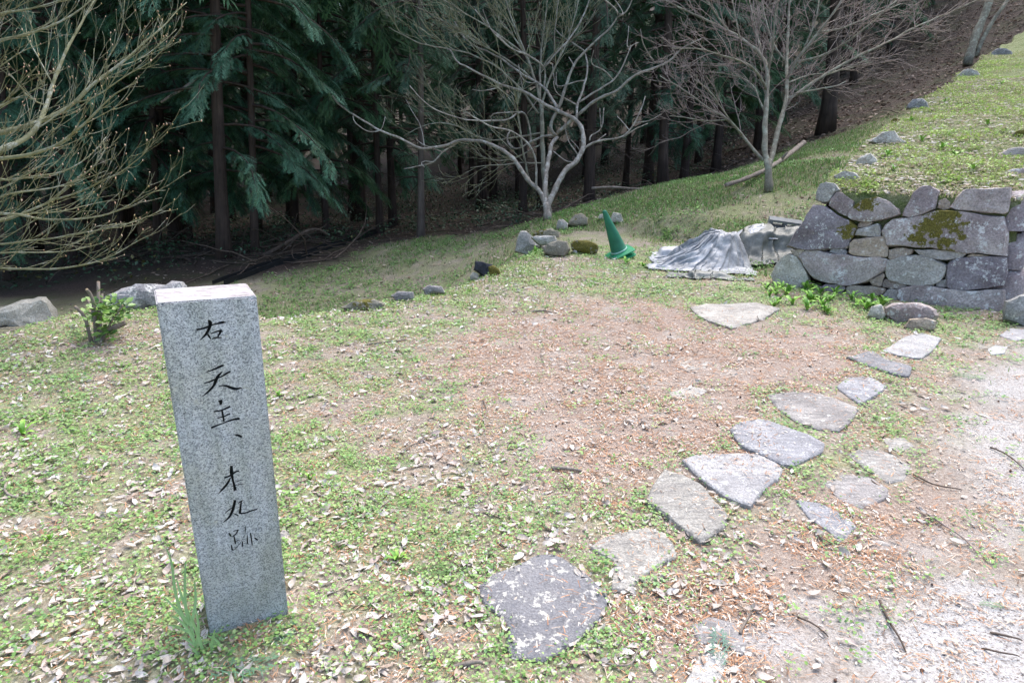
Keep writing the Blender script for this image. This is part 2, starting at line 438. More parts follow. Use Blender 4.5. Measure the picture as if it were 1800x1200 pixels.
# ---- the sheet
def axis(lo, hi, d0, d1, step, grow=1.13):
    c = list(np.arange(d0, d1, step)); s = step
    while c[-1] < hi: s = min(s * grow, 6); c.append(c[-1] + s)
    s = step
    while c[0] > lo: s = min(s * grow, 6); c.insert(0, c[0] - s)
    return np.array(c)
XS = axis(-110, 110, -4.6, 5.2, .05); YS = axis(-60, 140, .5, 10.5, .05)
GX, GY = np.meshgrid(XS, YS); gx, gy = GX.ravel(), GY.ravel()
GZv = ground_z(gx, gy)
nx, ny = len(XS), len(YS)
ii = (np.arange(ny - 1)[:, None] * nx + np.arange(nx - 1)[None]).ravel()
GF = np.stack([ii, ii + 1, ii + nx + 1, ii + nx], -1)
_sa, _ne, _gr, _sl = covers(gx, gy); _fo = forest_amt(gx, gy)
GZv = GZv + (1 - _sa) * (fbm(gx * 14, gy * 14, 0, 2, 77) - .5) * .012 * (np.hypot(gx, gy) < 14)

GRID = GZv.reshape(ny, nx)
def ground_z(x, y):
    x = np.asarray(x, float); y = np.asarray(y, float)
    i = np.clip(np.searchsorted(XS, x) - 1, 0, nx - 2); j = np.clip(np.searchsorted(YS, y) - 1, 0, ny - 2)
    fx = (x - XS[i]) / (XS[i + 1] - XS[i]); fy = (y - YS[j]) / (YS[j + 1] - YS[j])
    return (GRID[j, i] * (1 - fx) + GRID[j, i + 1] * fx) * (1 - fy) + (GRID[j + 1, i] * (1 - fx) + GRID[j + 1, i + 1] * fx) * fy
def ground_material():
    m, nt, b = new_mat('ground_cover')
    co = coord(nt, 'World')
    fine = noise_tex(nt, co, 70, 4, .7); mid = noise_tex(nt, co, 9, 5, .65); big = noise_tex(nt, co, 1.3, 4)
    # litter: dark soil, brown and pale bits
    lit = ramp(nt, fine, [(.25, (.12, .092, .072)), (.42, (.25, .2, .16)), (.58, (.37, .315, .265)), (.75, (.56, .51, .46))])
    lit = mix(nt, 1.0, lit, ramp(nt, mid, [(.3, .8), (.7, 1.18)]), 'MULTIPLY')
    mossy = ramp(nt, fine, [(.3, (.13, .17, .055)), (.7, (.3, .36, .14))])
    lit = mix(nt, mathn(nt, 'MULTIPLY', attr(nt, 'green'), ramp(nt, mid, [(.35, .25), (.65, .8)])), lit, mossy)
    # needles
    ms = nd(nt, 'ShaderNodeMapping'); ms.inputs['Scale'].default_value = (1, 1, 1); nt.links.new(co, ms.inputs[0])
    w1 = noise_tex(nt, co, 120, 3, .75)
    ned = ramp(nt, w1, [(.25, (.12, .085, .065)), (.42, (.26, .19, .15)), (.58, (.38, .305, .255)), (.74, (.6, .54, .49))])
    ned = mix(nt, ramp(nt, noise_tex(nt, co, 2.6, 5, .6), [(.5, 0.0), (.66, .65)]), ned, mix(nt, fine, (.28, .25, .22), (.5, .47, .43)))
    c = mix(nt, attr(nt, 'needle'), lit, ned)
    # sand: pale grains with dark specks
    vo = nd(nt, 'ShaderNodeTexVoronoi', Scale=170.0); nt.links.new(co, vo.inputs['Vector'])
    sp = nt.nodes.new('ShaderNodeSeparateColor'); nt.links.new(vo.outputs['Color'], sp.inputs[0])
    snd = ramp(nt, sp.outputs[0], [(0, (.17, .14, .12)), (.14, (.33, .305, .285)), (.4, (.42, .397, .377)), (1, (.52, .502, .485))])
    snd = mix(nt, ramp(nt, noise_tex(nt, co, 5, 5, .65), [(.54, 0.0), (.74, .5)]), snd, ned)
    c = mix(nt, attr(nt, 'sand'), c, snd)
    # grass roots on the slopes
    grs = ramp(nt, fine, [(.25, (.05, .06, .022)), (.5, (.11, .15, .045)), (.75, (.26, .26, .13))])
    grs = mix(nt, ramp(nt, mid, [(.42, 0.0), (.62, .5)]), grs, lit)
    c = mix(nt, attr(nt, 'slope'), c, grs)
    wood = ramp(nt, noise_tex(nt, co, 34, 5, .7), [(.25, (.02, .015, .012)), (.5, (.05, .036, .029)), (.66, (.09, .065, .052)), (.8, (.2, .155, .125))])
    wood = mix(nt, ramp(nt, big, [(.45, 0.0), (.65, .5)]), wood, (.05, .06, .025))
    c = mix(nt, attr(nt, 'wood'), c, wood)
    nt.links.new(c, b.inputs['Base Color']); b.inputs['Roughness'].default_value = .95
    bump(nt, b, mathn(nt, 'ADD', fine, mathn(nt, 'MULTIPLY', sp.outputs[1], .3)), .9, .012)
    return m
MAT['ground'] = ground_material()
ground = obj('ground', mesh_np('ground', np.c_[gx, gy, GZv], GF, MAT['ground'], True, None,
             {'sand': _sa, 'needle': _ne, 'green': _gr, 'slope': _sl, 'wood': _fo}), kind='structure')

# ---- the mound (bank) behind the wall
def left_a(s): return .10 + .05 * s + .06 * np.sin(s * 1.7) + .34 * np.exp(-np.asarray(s) / .45)
RIGHT_A = WALL_L - .06
ss = np.r_[np.arange(.14, 8, .08), np.arange(8, 34, .4)]
na = 46
MV, MA = [], []
for s in ss:
    la = left_a(s); ra = RIGHT_A + s * .02
    row = np.r_[la - .12, np.linspace(la, ra, na), ra + .1]
    for k, a in enumerate(row):
        p = WB0[:2] + A2 * a + B2 * s
        z = mound_z(p[0], p[1])
        if k == 0 or k == len(row) - 1: z = min(gz(*p), z) - .25
        MV.append((p[0], p[1], z))
nr = na + 2
for k in range(nr):                                        # soil skirt behind the wall stones
    x, y, z = MV[k]; MV.append((x, y, -.2))
i0 = len(ss) * nr
MFc = [(r * nr + k, r * nr + k + 1, (r + 1) * nr + k + 1, (r + 1) * nr + k) for r in range(len(ss) - 1) for k in range(nr - 1)]
MFc += [(i0 + k, i0 + k + 1, k + 1, k) for k in range(nr - 1)]
MV = np.array(MV)
bank_mat_attrs = {'sand': np.zeros(len(MV)), 'needle': np.zeros(len(MV)), 'green': np.ones(len(MV)) * .6, 'slope': np.ones(len(MV)), 'wood': (np.arange(len(MV)) >= i0) * 1.0}
bank = obj('bank', mesh_np('bank', MV, np.array(MFc), MAT['ground'], True, None, bank_mat_attrs), kind='structure')

# ================================================================== STONES
def stone_mesh(outline, nrm, bulge, depth, mat, moss=None, seed=0, rough=.02, ring_n=26, flat=.75, both=False, sharp=38, grow_=1.03, soft=True):
    """A stone whose face outline (3-D points) bulges along nrm and runs back by depth. Returns verts about their centroid and the mesh."""
    o = np.asarray(outline, float); nrm = np.asarray(nrm, float); nrm /= np.linalg.norm(nrm)
    if soft: o = smooth_line(np.vstack([o, o[:1]]), 1)[:-1]
    seg = np.linalg.norm(np.diff(np.vstack([o, o[:1]]), axis=0), axis=1); s = np.r_[0, np.cumsum(seg)]
    q = np.linspace(0, s[-1], ring_n, endpoint=False); oc = np.vstack([o, o[:1]])
    o = np.stack([np.interp(q, s, oc[:, k]) for k in range(3)], 1)
    c = o.mean(0); o = c + (o - c) * grow_; size = np.linalg.norm(o - c, axis=1).mean()
    if both: prof = [(.3, -depth), (.75, -depth * .92), (.95, -depth * .6), (1.0, -depth * .1), (.99, bulge * .4), (.88, bulge * .85), (.55, bulge), (.22, bulge * 1.04)]
    elif flat > .85: prof = [(.9, -depth), (1.0, -depth * .4), (1.01, bulge * .1), (.985, bulge * .7), (.955, bulge * .95), (.8, bulge), (.55, bulge), (.25, bulge)]
    else: prof = [(.8, -depth), (.97, -depth * .45), (1.0, -bulge * .2), (.99, bulge * .5), (.955, bulge * .86), (flat, bulge * .98), (flat * .6, bulge), (.18, bulge * 1.02)]
    V = []
    for sc, h in prof:
        V.append(c + (o - c) * sc + nrm * h)
    V = np.concatenate(V + [[c + nrm * prof[-1][1]], [c + nrm * prof[0][1]]])
    n = ring_n; R = len(prof)
    F = [(r * n + k, r * n + (k + 1) % n, (r + 1) * n + (k + 1) % n, (r + 1) * n + k) for r in range(R - 1) for k in range(n)]
    F += [((R - 1) * n + k, (R - 1) * n + (k + 1) % n, R * n) for k in range(n)]
    F += [((k + 1) % n, k, R * n + 1) for k in range(n)]
    out = []
    for p in V:
        d = mnoise.noise_vector(Vector(p * (1.1 / max(size, .05))) + Vector((seed * 3.1, seed * 1.7, 0))) * (size * .09)
        d2 = mnoise.noise_vector(Vector(p * (3.4 / max(size, .05))) + Vector((seed * 5.1, 0, seed))) * (size * .055)
        out.append(p + np.array(d) * rough / .02 + np.array(d2) * rough / .02)
    V = np.array(out)
    # orientation
    a = o - c; area = np.cross(a, np.roll(a, -1, 0)).sum(0)
    if np.dot(area, nrm) < 0: F = [tuple(reversed(f)) for f in F]
    ms = np.zeros(len(V))
    if moss is not None:
        for (mp, mr) in moss: ms = np.maximum(ms, np.clip(1.25 - np.linalg.norm((V - mp) / mr, axis=1), 0, 1))
    me = mesh_np('stone', V - c, [tuple(map(int, f)) for f in F], mat, True, None, {'moss': ms})
    me.set_sharp_from_angle(angle=math.radians(sharp))
    return c, me

# ---- the dry-stone wall
WN = np.array([-B2[0], -B2[1], .16]); WN /= np.linalg.norm(WN)
def wpx(cx, cy): return 1340 + cx / 3.913, 300 + cy / 3.913
wall = empty('stone_wall', WB0 * .5 + WB1 * .5, 'low dry stone retaining wall of purple grey boulders holding the grassy bank', 'stone wall')
wall_c = np.array(wall.location)
WS = [
 ([(370,200),(375,140),(400,95),(440,80),(500,95),(540,135),(500,150),(465,210),(420,220)], 'boulder'),
 ([(510,148),(550,150),(632,215),(615,270),(585,312),(530,285),(462,240),(480,190)], 'wall_stone'),
 ([(595,310),(640,245),(700,195),(790,188),(870,215),(930,260),(945,300),(880,325),(780,350),(690,350),(620,335)], 'wall_stone'),
 ([(968,315),(985,260),(1050,150),(1100,110),(1160,108),(1220,140),(1200,200),(1190,265),(1100,300),(1010,320)], 'wall_stone'),
 ([(1215,210),(1260,190),(1290,220),(1290,260),(1250,275),(1205,255)], 'tan_stone'),
 ([(1300,255),(1340,180),(1400,135),(1500,130),(1700,125),(1705,160),(1685,290),(1650,300),(1500,285),(1320,265)], 'wall_stone'),
 ([(175,515),(260,400),(330,290),(360,255),(420,255),(500,290),(590,345),(645,390),(630,450),(600,480),(590,530),(500,545),(420,545),(240,535)], 'wall_stone'),
 ([(650,395),(670,360),(720,352),(765,358),(740,380),(690,392)], 'tan_stone'),
 ([(645,445),(655,405),(740,385),(805,365),(815,400),(812,455),(730,452)], 'pale_wall_stone'),
 ([(598,560),(605,500),(640,478),(720,465),(840,460),(860,500),(862,590),(800,598),(700,585),(620,580)], 'tan_stone'),
 ([(850,420),(870,360),(920,330),(1050,320),(1150,285),(1250,280),(1400,300),(1560,310),(1660,315),(1665,400),(1670,580),(1600,580),(1450,555),(1300,540),(1100,530),(950,525),(875,515),(860,470)], 'wall_stone'),
 ([(870,600),(875,545),(930,532),(1040,540),(1030,570),(980,590),(920,612),(880,612)], 'tan_stone'),
 ([(1052,545),(1150,545),(1300,548),(1415,562),(1370,600),(1280,612),(1200,610),(1100,590)], 'pale_wall_stone'),
 ([(1405,592),(1440,572),(1500,575),(1560,586),(1500,592)], 'tan_stone'),
 ([(60,715),(130,610),(190,572),(240,590),(300,690),(315,740),(300,790),(200,830),(100,810)], 'boulder'),
 ([(195,545),(300,545),(255,590),(225,585)], 'tan_stone'),
 ([(255,600),(320,555),(420,555),(500,575),(600,595),(750,600),(838,620),(835,660),(790,720),(700,770),(600,780),(420,770),(350,745),(300,670)], 'wall_stone'),
 ([(470,560),(480,537),(570,540),(590,560),(580,580),(520,575)], 'pale_wall_stone'),
 ([(855,640),(870,620),(980,595),(1080,590),(1200,620),(1270,650),(1260,720),(1200,770),(1080,795),(960,780),(870,745),(855,700)], 'pale_wall_stone'),
 ([(1268,795),(1275,650),(1330,610),(1450,595),(1600,590),(1690,605),(1690,700),(1670,785),(1550,810),(1400,815),(1290,810)], 'wall_stone'),
 ([(945,870),(955,830),(1050,800),(1180,790),(1220,805),(1400,820),(1650,825),(1650,985),(1560,985),(1400,970),(1200,960),(1000,940)], 'wall_stone'),
 ([(830,770),(845,745),(930,755),(1000,795),(940,820),(830,800)], 'tan_stone'),
 ([(1195,790),(1210,755),(1265,750),(1262,800),(1210,800)], 'pale_wall_stone'),
 ([(415,800),(440,780),(560,785),(575,810),(550,840),(430,840)], 'wall_stone'),
 ([(740,755),(835,705),(845,720),(820,795),(760,785)], 'tan_stone'),
 ([(580,810),(600,790),(770,790),(850,815),(830,850),(700,880),(590,860)], 'tan_stone'),
 ([(825,860),(870,815),(940,820),(940,890),(850,900)], 'pale_wall_stone'),
 ([(300,800),(330,770),(415,800),(400,835),(310,840)], 'tan_stone'),
 ([(800,690),(830,650),(845,690),(820,705)], 'tan_stone'),
]
_f = [WB0 + np.r_[B2 * .10 + A2 * .02, -.15], WB1 + np.r_[B2 * .10, -.15], WB1 + np.r_[B2 * .24, .93], WB0 + np.r_[B2 * .24 + A2 * .3, .93]]
_f += [p + np.r_[B2 * .1, 0] for p in _f]
obj('earth_fill', mesh_np('earth_fill', np.array(_f) - wall_c, [(0, 1, 2, 3), (7, 6, 5, 4), (0, 4, 5, 1), (1, 5, 6, 2), (2, 6, 7, 3), (3, 7, 4, 0)], plain_mat('dark_earth', (.03, .024, .018), .95, .3, 20), False), wall)
def wall_pt(cx, cy): return on_plane(*wpx(cx, cy), WB0 + np.array([0, 0, 0]), WN)
for i, (pl, mt) in enumerate(WS):
    pts = [wall_pt(*p) for p in pl]
    size = np.linalg.norm(np.ptp(np.array(pts), axis=0))
    moss = None
    if i == 10: moss = [(wall_pt(1170, 400), .2), (wall_pt(1110, 460), .17), (wall_pt(1330, 470), .14), (wall_pt(1400, 380), .12), (wall_pt(1240, 330), .2), (wall_pt(1260, 500), .17)]
    if i == 2: moss = [(wall_pt(720, 210), .16)]
    if i == 6: moss = [(wall_pt(610, 400), .15)]
    if i == 20: moss = [(wall_pt(1130, 830), .06)]
    c, me = stone_mesh(pts, WN, .025 + .03 * min(1, size / .6) + .025 * ((i * 37) % 7) / 7, .22, MAT[mt], moss, i, .02, 34, .87, False, 22, 1.045, False)
    s = obj('stone', me, wall, c - wall_c)
for (c0, s0, w, h, k) in [(0, 0.02, .75, .36, 0), (0, .8, .6, .34, 1), (0, 1.42, .8, .38, 2), (.38, .05, .55, .3, 3), (.36, .63, .7, .34, 4), (.4, 1.36, .6, .33, 5), (.7, .03, .72, .33, 6), (.72, .8, .55, .4, 7), (.75, 1.4, .65, .4, 8), (.0, 2.3, .8, .5, 9), (.52, 2.25, .7, .5, 10), (.8, 2.1, .5, .5, 11), (1.0, 2.7, .8, .4, 12)]:
    # right flank of the wall, running back from the corner
    jit = lambda: random.uniform(-.03, .03)
    rect = [(s0, c0), (s0 + w * .5, c0 - .02), (s0 + w, c0), (s0 + w, c0 + h * .5), (s0 + w - .04, c0 + h), (s0 + w * .5, c0 + h + .01), (s0 + .03, c0 + h), (s0, c0 + h * .5)]
    base = WB1[:2] + A2 * .06
    pts = [np.r_[base + B2 * (s + jit() + .1 * z) - A2 * (.1 * z), z + jit() * .6] for s, z in rect]
    c, me = stone_mesh(pts, np.array([A2[0], A2[1], .1]), .06, .2, MAT['wall_stone'], None, 50 + k, .012)
    obj('stone', me, wall, c - wall_c)
for k, s0 in enumerate(np.arange(.75, 6.5, .62)):          # left flank, running back below the ridge
    for lev in range(2):
        a0 = left_a(s0) - .02
        b0 = WB0[:2] + B2 * s0 + A2 * a0
        zt = mound_z(*b0) - .05; zb = min(gz(*b0), zt - .3); zm = (zt + zb) / 2
        z0, z1 = (zb - .1, zm) if lev == 0 else (zm, zt)
        w = .58
        rect = [(0, z0), (w, z0), (w, (z0 + z1) / 2), (w - .05, z1), (w * .5, z1 + .02), (.04, z1), (0, (z0 + z1) / 2)]
        pts = [np.r_[b0 + B2 * (s + lev * .1) , z] for s, z in rect]
        c, me = stone_mesh(pts, np.array([-A2[0], -A2[1], .1]), .06, .2, MAT['boulder'], None, 80 + k * 2 + lev, .015)
        obj('stone', me, wall, c - wall_c)

# ---- loose rocks: silhouettes standing at their own place
def rock(name, px, base_px, mat, label, cat='rock', group=None, thick=None, moss=None, seed=0, depth_fn=hit, up=.25, rough=.026, sink=0.0, gr=1.16):
    b = depth_fn(*base_px); t = (b - CAM)[1] / ray(*base_px)[1]
    nrm = -np.array([ray(*base_px)[0], ray(*base_px)[1], 0]); nrm /= np.linalg.norm(nrm); nrm[2] = up
    pts = np.array([on_plane(u, v, b, np.array([nrm[0], nrm[1], up * .6])) for u, v in px]) - np.array([0, 0, sink])
    w = np.linalg.norm(np.ptp(pts, axis=0)); th = thick if thick else w * .42
    ml = [(at_t(u, v, t), r) for (u, v, r) in moss] if moss else None
    c, me = stone_mesh(pts, nrm, th * .35, th * .75, MAT[mat], ml, seed, rough, 32, .7, True, 24, gr, False)
    return obj(name, me, None, c, label, cat, group)
def c8(l): return [(800 + x / 6.0, 360 + y / 6.0) for x, y in l]
rock('boulder', [(-70,560),(-40,545),(0,533),(40,522),(80,517),(95,528),(103,550),(98,566),(40,572),(0,572),(-70,585)], (60, 566), 'boulder', 'flat pale boulder at the left edge of the terrace beside the dark wood', 'boulder', 'boulders along the terrace edge', .7, seed=3, rough=.036, gr=.98, sink=.05)
rock('boulder', [(176,528),(178,512),(208,498),(258,495),(300,490),(324,489),(331,500),(333,535),(250,542),(190,540)], (255, 534), 'pale_wall_stone', 'long pale boulder behind the top of the granite marker', 'boulder', 'boulders along the terrace edge', .6, [(320, 495, .06)], 4, rough=.036, gr=.98, sink=.04)
EG = 'rocks along the far terrace edge'
rock('rock', c8([(205,680),(225,600),(300,615),(385,640),(372,690),(360,720),(320,755)]), (848, 486), 'slate', 'dark slate block tilted on the terrace edge', 'rock', EG, .22, None, 5)
rock('rock', c8([(362,660),(400,645),(455,680),(470,720),(430,740),(365,740)]), (868, 484), 'mossy', 'small mossy rock touching the dark slate block', 'rock', EG, .16, [(868, 475, .2)], 6)
rock('rock', c8([(160,750),(190,715),(240,730),(250,790),(170,800)]), (835, 493), 'boulder', 'small grey rubble stone under the dark slate block', 'rock', EG, .14, None, 7)
rock('rock', c8([(650,490),(670,380),(690,310),(740,300),(790,330),(850,410),(910,440),(860,520),(800,540),(700,510)]), (930, 449), 'boulder', 'upright grey block at the left end of the rock cluster', 'rock', EG, .4, None, 8)
rock('rock', c8([(820,350),(870,335),(960,332),(1040,340),(1055,380),(1000,425),(920,432),(860,395)]), (950, 440), 'pale_wall_stone', 'flat grey slab lying across the rock cluster', 'rock', EG, .3, None, 9)
rock('rock', c8([(918,440),(970,430),(980,490),(935,490)]), (958, 447), 'tan_stone', 'small tan stone wedged in the middle of the rock cluster', 'rock', EG, .15, None, 10)
rock('rock', c8([(980,430),(1090,390),(1170,400),(1195,470),(1150,540),(1030,540),(960,510)]), (980, 450), 'mossy', 'brown grey rock at the right end of the rock cluster', 'rock', EG, .4, [(975, 440, .12)], 11)
rock('rock', c8([(840,310),(900,265),(1010,255),(1080,290),(1090,350),(860,350)]), (960, 420), 'mossy', 'mossy rock behind the rock cluster', 'rock', EG, .4, [(950, 408, .2)], 12)
rock('rock', c8([(1070,255),(1090,170),(1130,155),(1180,200),(1175,260)]), (987, 403), 'pale_wall_stone', 'small whitish rock below the trunk of the pruned tree', 'rock', EG, .25, None, 13)
rock('rock', c8([(1200,210),(1260,120),(1340,105),(1390,150),(1385,215),(1280,235)]), (1018, 397), 'mossy', 'rounded mossy rock at the foot of the grass slope', 'rock', EG, .4, [(1010, 385, .15)], 14)
rock('rock', c8([(1238,415),(1280,380),(1390,390),(1490,430),(1485,490),(1410,520),(1250,470)]), (1028, 446), 'mossy', 'yellow mossy oblong rock left of the green cone', 'rock', EG, .26, [(1028, 432, .28)], 15)
rock('rock', c8([(1245,500),(1255,478),(1285,485),(1285,515)]), (1011, 447), 'step_pale', 'tiny white stone in front of the yellow mossy rock', 'rock', EG, .06, None, 16)
rock('rock', c8([(1505,150),(1525,110),(1555,100),(1575,140),(1570,160)]), (1057, 386), 'boulder', 'small grey rock behind the tip of the green cone', 'rock', EG, .2, None, 17)
rock('rock', [(1072, 390), (1078, 375), (1090, 376), (1096, 392)], (1084, 391), 'boulder', 'low grey rock on the grass just right of the cone tip', 'rock', EG, .2, None, 18)
for k, (pl, lb, ms) in enumerate([
    ([(605,541),(622,530),(655,527),(672,534),(668,545),(630,548)], 'low ochre mossy stone on the terrace edge right of the marker', [(640, 532, .15)]),
    ([(690,520),(700,513),(724,514),(726,526),(700,530)], 'flat pinkish stone on the terrace edge below the cedar trunk', None),
    ([(745,508),(755,502),(775,504),(780,514),(750,518)], 'flat grey stone on the terrace edge left of the slate block', None)]):
    rock('rock', pl, (np.mean([p[0] for p in pl]), max(p[1] for p in pl)), 'mossy' if ms else 'step', lb, 'rock', EG, .25, ms, 30 + k, lambda u, v: on_z(u, v, -.03))
rock('rock', [(1562,552),(1562,540),(1580,535),(1615,535),(1640,545),(1646,558),(1630,566),(1580,568)], (1605, 566), 'wall_stone', 'rounded purple boulder lying below the stone wall', 'rock', 'loose rocks below the wall', .3, None, 19)
rock('rock', [(1592,574),(1600,562),(1625,560),(1642,566),(1640,578),(1600,582)], (1618, 580), 'tan_stone', 'smaller tan rock in front of the rounded purple boulder', 'rock', 'loose rocks below the wall', .16, None, 20)
rock('rock', [(1526,556),(1532,540),(1548,537),(1556,552),(1550,562)], (1542, 560), 'boulder', 'small grey rock left of the rounded purple boulder', 'rock', 'loose rocks below the wall', .14, None, 21)
rock('rock', [(1768,560),(1772,530),(1795,521),(1840,525),(1850,565),(1800,572)], (1805, 569), 'boulder', 'grey boulder at the right edge beyond the wall corner', 'rock', 'loose rocks below the wall', .35, None, 22)
RG = 'stones lining the edge of the bank'
for k, (u, v, w, h, mt, lb) in enumerate([
    (1489, 310, 38, 28, 'pale_wall_stone', 'pale stone on the bank edge just above the wall end'),
    (1522, 282, 34, 34, 'boulder', 'mossy stone on the bank edge, second above the wall end'),
    (1562, 243, 46, 36, 'pale_wall_stone', 'pinkish grey stone on the bank edge with moss beside it'),
    (1574, 212, 14, 12, 'mossy', 'small moss covered stone between larger stones on the bank edge'),
    (1613, 183, 36, 32, 'pale_wall_stone', 'rounded grey stone on the bank edge, halfway up'),
    (1702, 129, 30, 24, 'pale_wall_stone', 'grey stone on the bank edge below the leaning double trunk'),
    (1762, 92, 34, 26, 'pale_wall_stone', 'highest pale stone on the bank edge at the upper right'),
    (1785, 268, 52, 26, 'wall_stone', 'flat grey stone set in the bank at the right edge'),
    (1795, 302, 50, 22, 'wall_stone', 'dark grey stone in the bank just above the wall corner'),
    (1796, 236, 30, 20, 'mossy', 'mossy stone at the right edge, upper on the bank')]):
    q_ = [random.uniform(.75, 1.25) for _ in range(7)]; h *= .62; w *= 1.05
    pl = [(u - w * .5 * q_[0], v + h * .35), (u - w * .45 * q_[1], v + h * .05), (u - w * .2, v - h * .35 * q_[2]), (u + w * .18, v - h * .42 * q_[3]), (u + w * .42 * q_[4], v - h * .1 * q_[5]), (u + w * .55 * q_[6], v + h * .4), (u, v + h * .55)]
    rock('bank_stone', pl, (u, v + h * .35), mt, lb, 'stone', RG, None, [(u, v - h * .3, .12)] if mt == 'mossy' else None, 60 + k, hit_mound)

# ---- stepping stones set in the ground
def c5(l): return [(600 + x / 3.0, 800 + y / 3.0) for x, y in l]
STEPS = [
 (c5([(725,690),(800,630),(880,600),(960,570),(1020,530),(1110,525),(1180,560),(1260,610),(1310,650),(1400,730),(1405,790),(1360,860),(1310,910),(1270,960),(1190,1010),(1130,1060),(1050,1095),(960,1075),(900,1080),(870,1010),(885,930),(870,870),(800,830),(750,780),(730,730)]), 'step_dark', .045, 'large dark lichen spotted stepping stone nearest the granite marker'),
 (c5([(1310,490),(1380,440),(1470,410),(1600,385),(1700,410),(1750,470),(1770,540),(1700,570),(1640,610),(1580,660),(1490,720),(1415,710),(1430,640),(1440,570),(1350,520)]), 'step', .045, 'grey stepping stone touching the large dark lichen spotted one'),
 ([(1168,826),(1200,835),(1235,855),(1255,880),(1278,905),(1275,925),(1255,940),(1232,953),(1205,935),(1170,905),(1135,880),(1150,850)], 'step', .05, 'pale grey stepping stone left of the whitest one'),
 ([(1200,810),(1225,800),(1290,798),(1350,800),(1376,825),(1370,840),(1345,860),(1318,890),(1270,870),(1235,845)], 'step_pale', .055, 'whitest stepping stone with a sharp pointed front corner'),
 ([(1283,755),(1300,742),(1340,738),(1380,750),(1420,765),(1450,780),(1445,795),(1420,805),(1395,818),(1370,815),(1340,800),(1305,785),(1292,770)], 'step_pale', .05, 'oblong pale stepping stone directly behind the whitest one'),
 ([(1345,697),(1390,690),(1440,692),(1475,705),(1512,718),(1500,735),(1475,757),(1440,755),(1400,742),(1375,725)], 'step', .05, 'broad grey streaked stepping stone in the middle of the row'),
 ([(1470,680),(1490,665),(1530,663),(1560,680),(1540,695),(1512,712),(1495,700)], 'step_pale', .04, 'small triangular stepping stone right of the broad streaked one'),
 ([(1488,628),(1532,617),(1555,632),(1603,645),(1598,662),(1570,658),(1530,645)], 'step', .04, 'narrow grey stepping stone, second last before the wall'),
 ([(1550,618),(1590,592),(1620,585),(1655,595),(1640,615),(1620,630),(1580,625)], 'step_pale', .04, 'last stepping stone of the row, below the rounded purple boulder'),
 ([(1213,541),(1240,535),(1270,535),(1330,533),(1372,543),(1340,560),(1310,570),(1288,577),(1250,565),(1228,555)], 'step', .05, 'wide flat stone lying alone between tarpaulin and stepping stones'),
 ([(1490,800),(1510,790),(1560,795),(1602,820),(1590,845),(1560,850),(1520,825)], 'step', .025, 'flat grey stone in the short second row, beside the sand'),
 ([(1447,850),(1480,835),(1530,840),(1562,860),(1560,875),(1515,895),(1475,880)], 'step', .025, 'middle stone of the short second row, strewn with needles'),
 ([(1398,880),(1440,885),(1480,905),(1505,925),(1490,945),(1475,957),(1455,935),(1425,915)], 'step_pale', .025, 'half buried pale stone in the short second row, nearest the dead leaves'),
 ([(1550,772),(1590,770),(1607,785),(1580,797),(1560,785)], 'step', .015, 'smallest half buried stone of the second row'),
 ([(1215,1100),(1250,1085),(1290,1095),(1312,1130),(1305,1155),(1270,1130),(1230,1135)], 'step', .012, 'mostly buried grey stone near the bottom edge'),
 ([(1200,1215),(1225,1155),(1260,1140),(1282,1152),(1268,1195),(1250,1230),(1205,1230)], 'step_pale', .03, 'pale stone cut off by the bottom edge'),
 ([(1755,590),(1775,578),(1830,582),(1830,600),(1780,598)], 'step_pale', .02, 'flat pale stone in the sand at the right edge'),
 ([(1735,615),(1750,607),(1772,610),(1765,622),(1742,624)], 'step_pale', .015, 'small pale stone in the sand right of the last stepping stone'),
 ([(1192, 640), (1215, 630), (1245, 634), (1240, 648), (1205, 652)], 'step', .004, 'bluish stone barely showing through the needles left of the stepping stones'),
 ([(1175, 690), (1215, 680), (1245, 686), (1225, 700), (1185, 702)], 'step', .004, 'grey stone barely showing in the needle patch'),
]
STEP_POLYS = []
for i, (pl, mt, hgt, lb) in enumerate(STEPS):
    ctr = np.mean(pl, axis=0); z0 = hit(*ctr)[2]
    pts = np.array([on_z(u, v, z0 + hgt * .3) for u, v in pl])
    STEP_POLYS.append(pts[:, :2])
    c, me = stone_mesh(pts, np.array([0, 0, 1.0]), hgt * .12 + .004, .09, MAT[mt], None, 100 + i, .0065, 48, .9, False, 30, 1.0, False)
    obj('stepping_stone', me, None, c, lb, 'stepping stone', 'stepping stones')

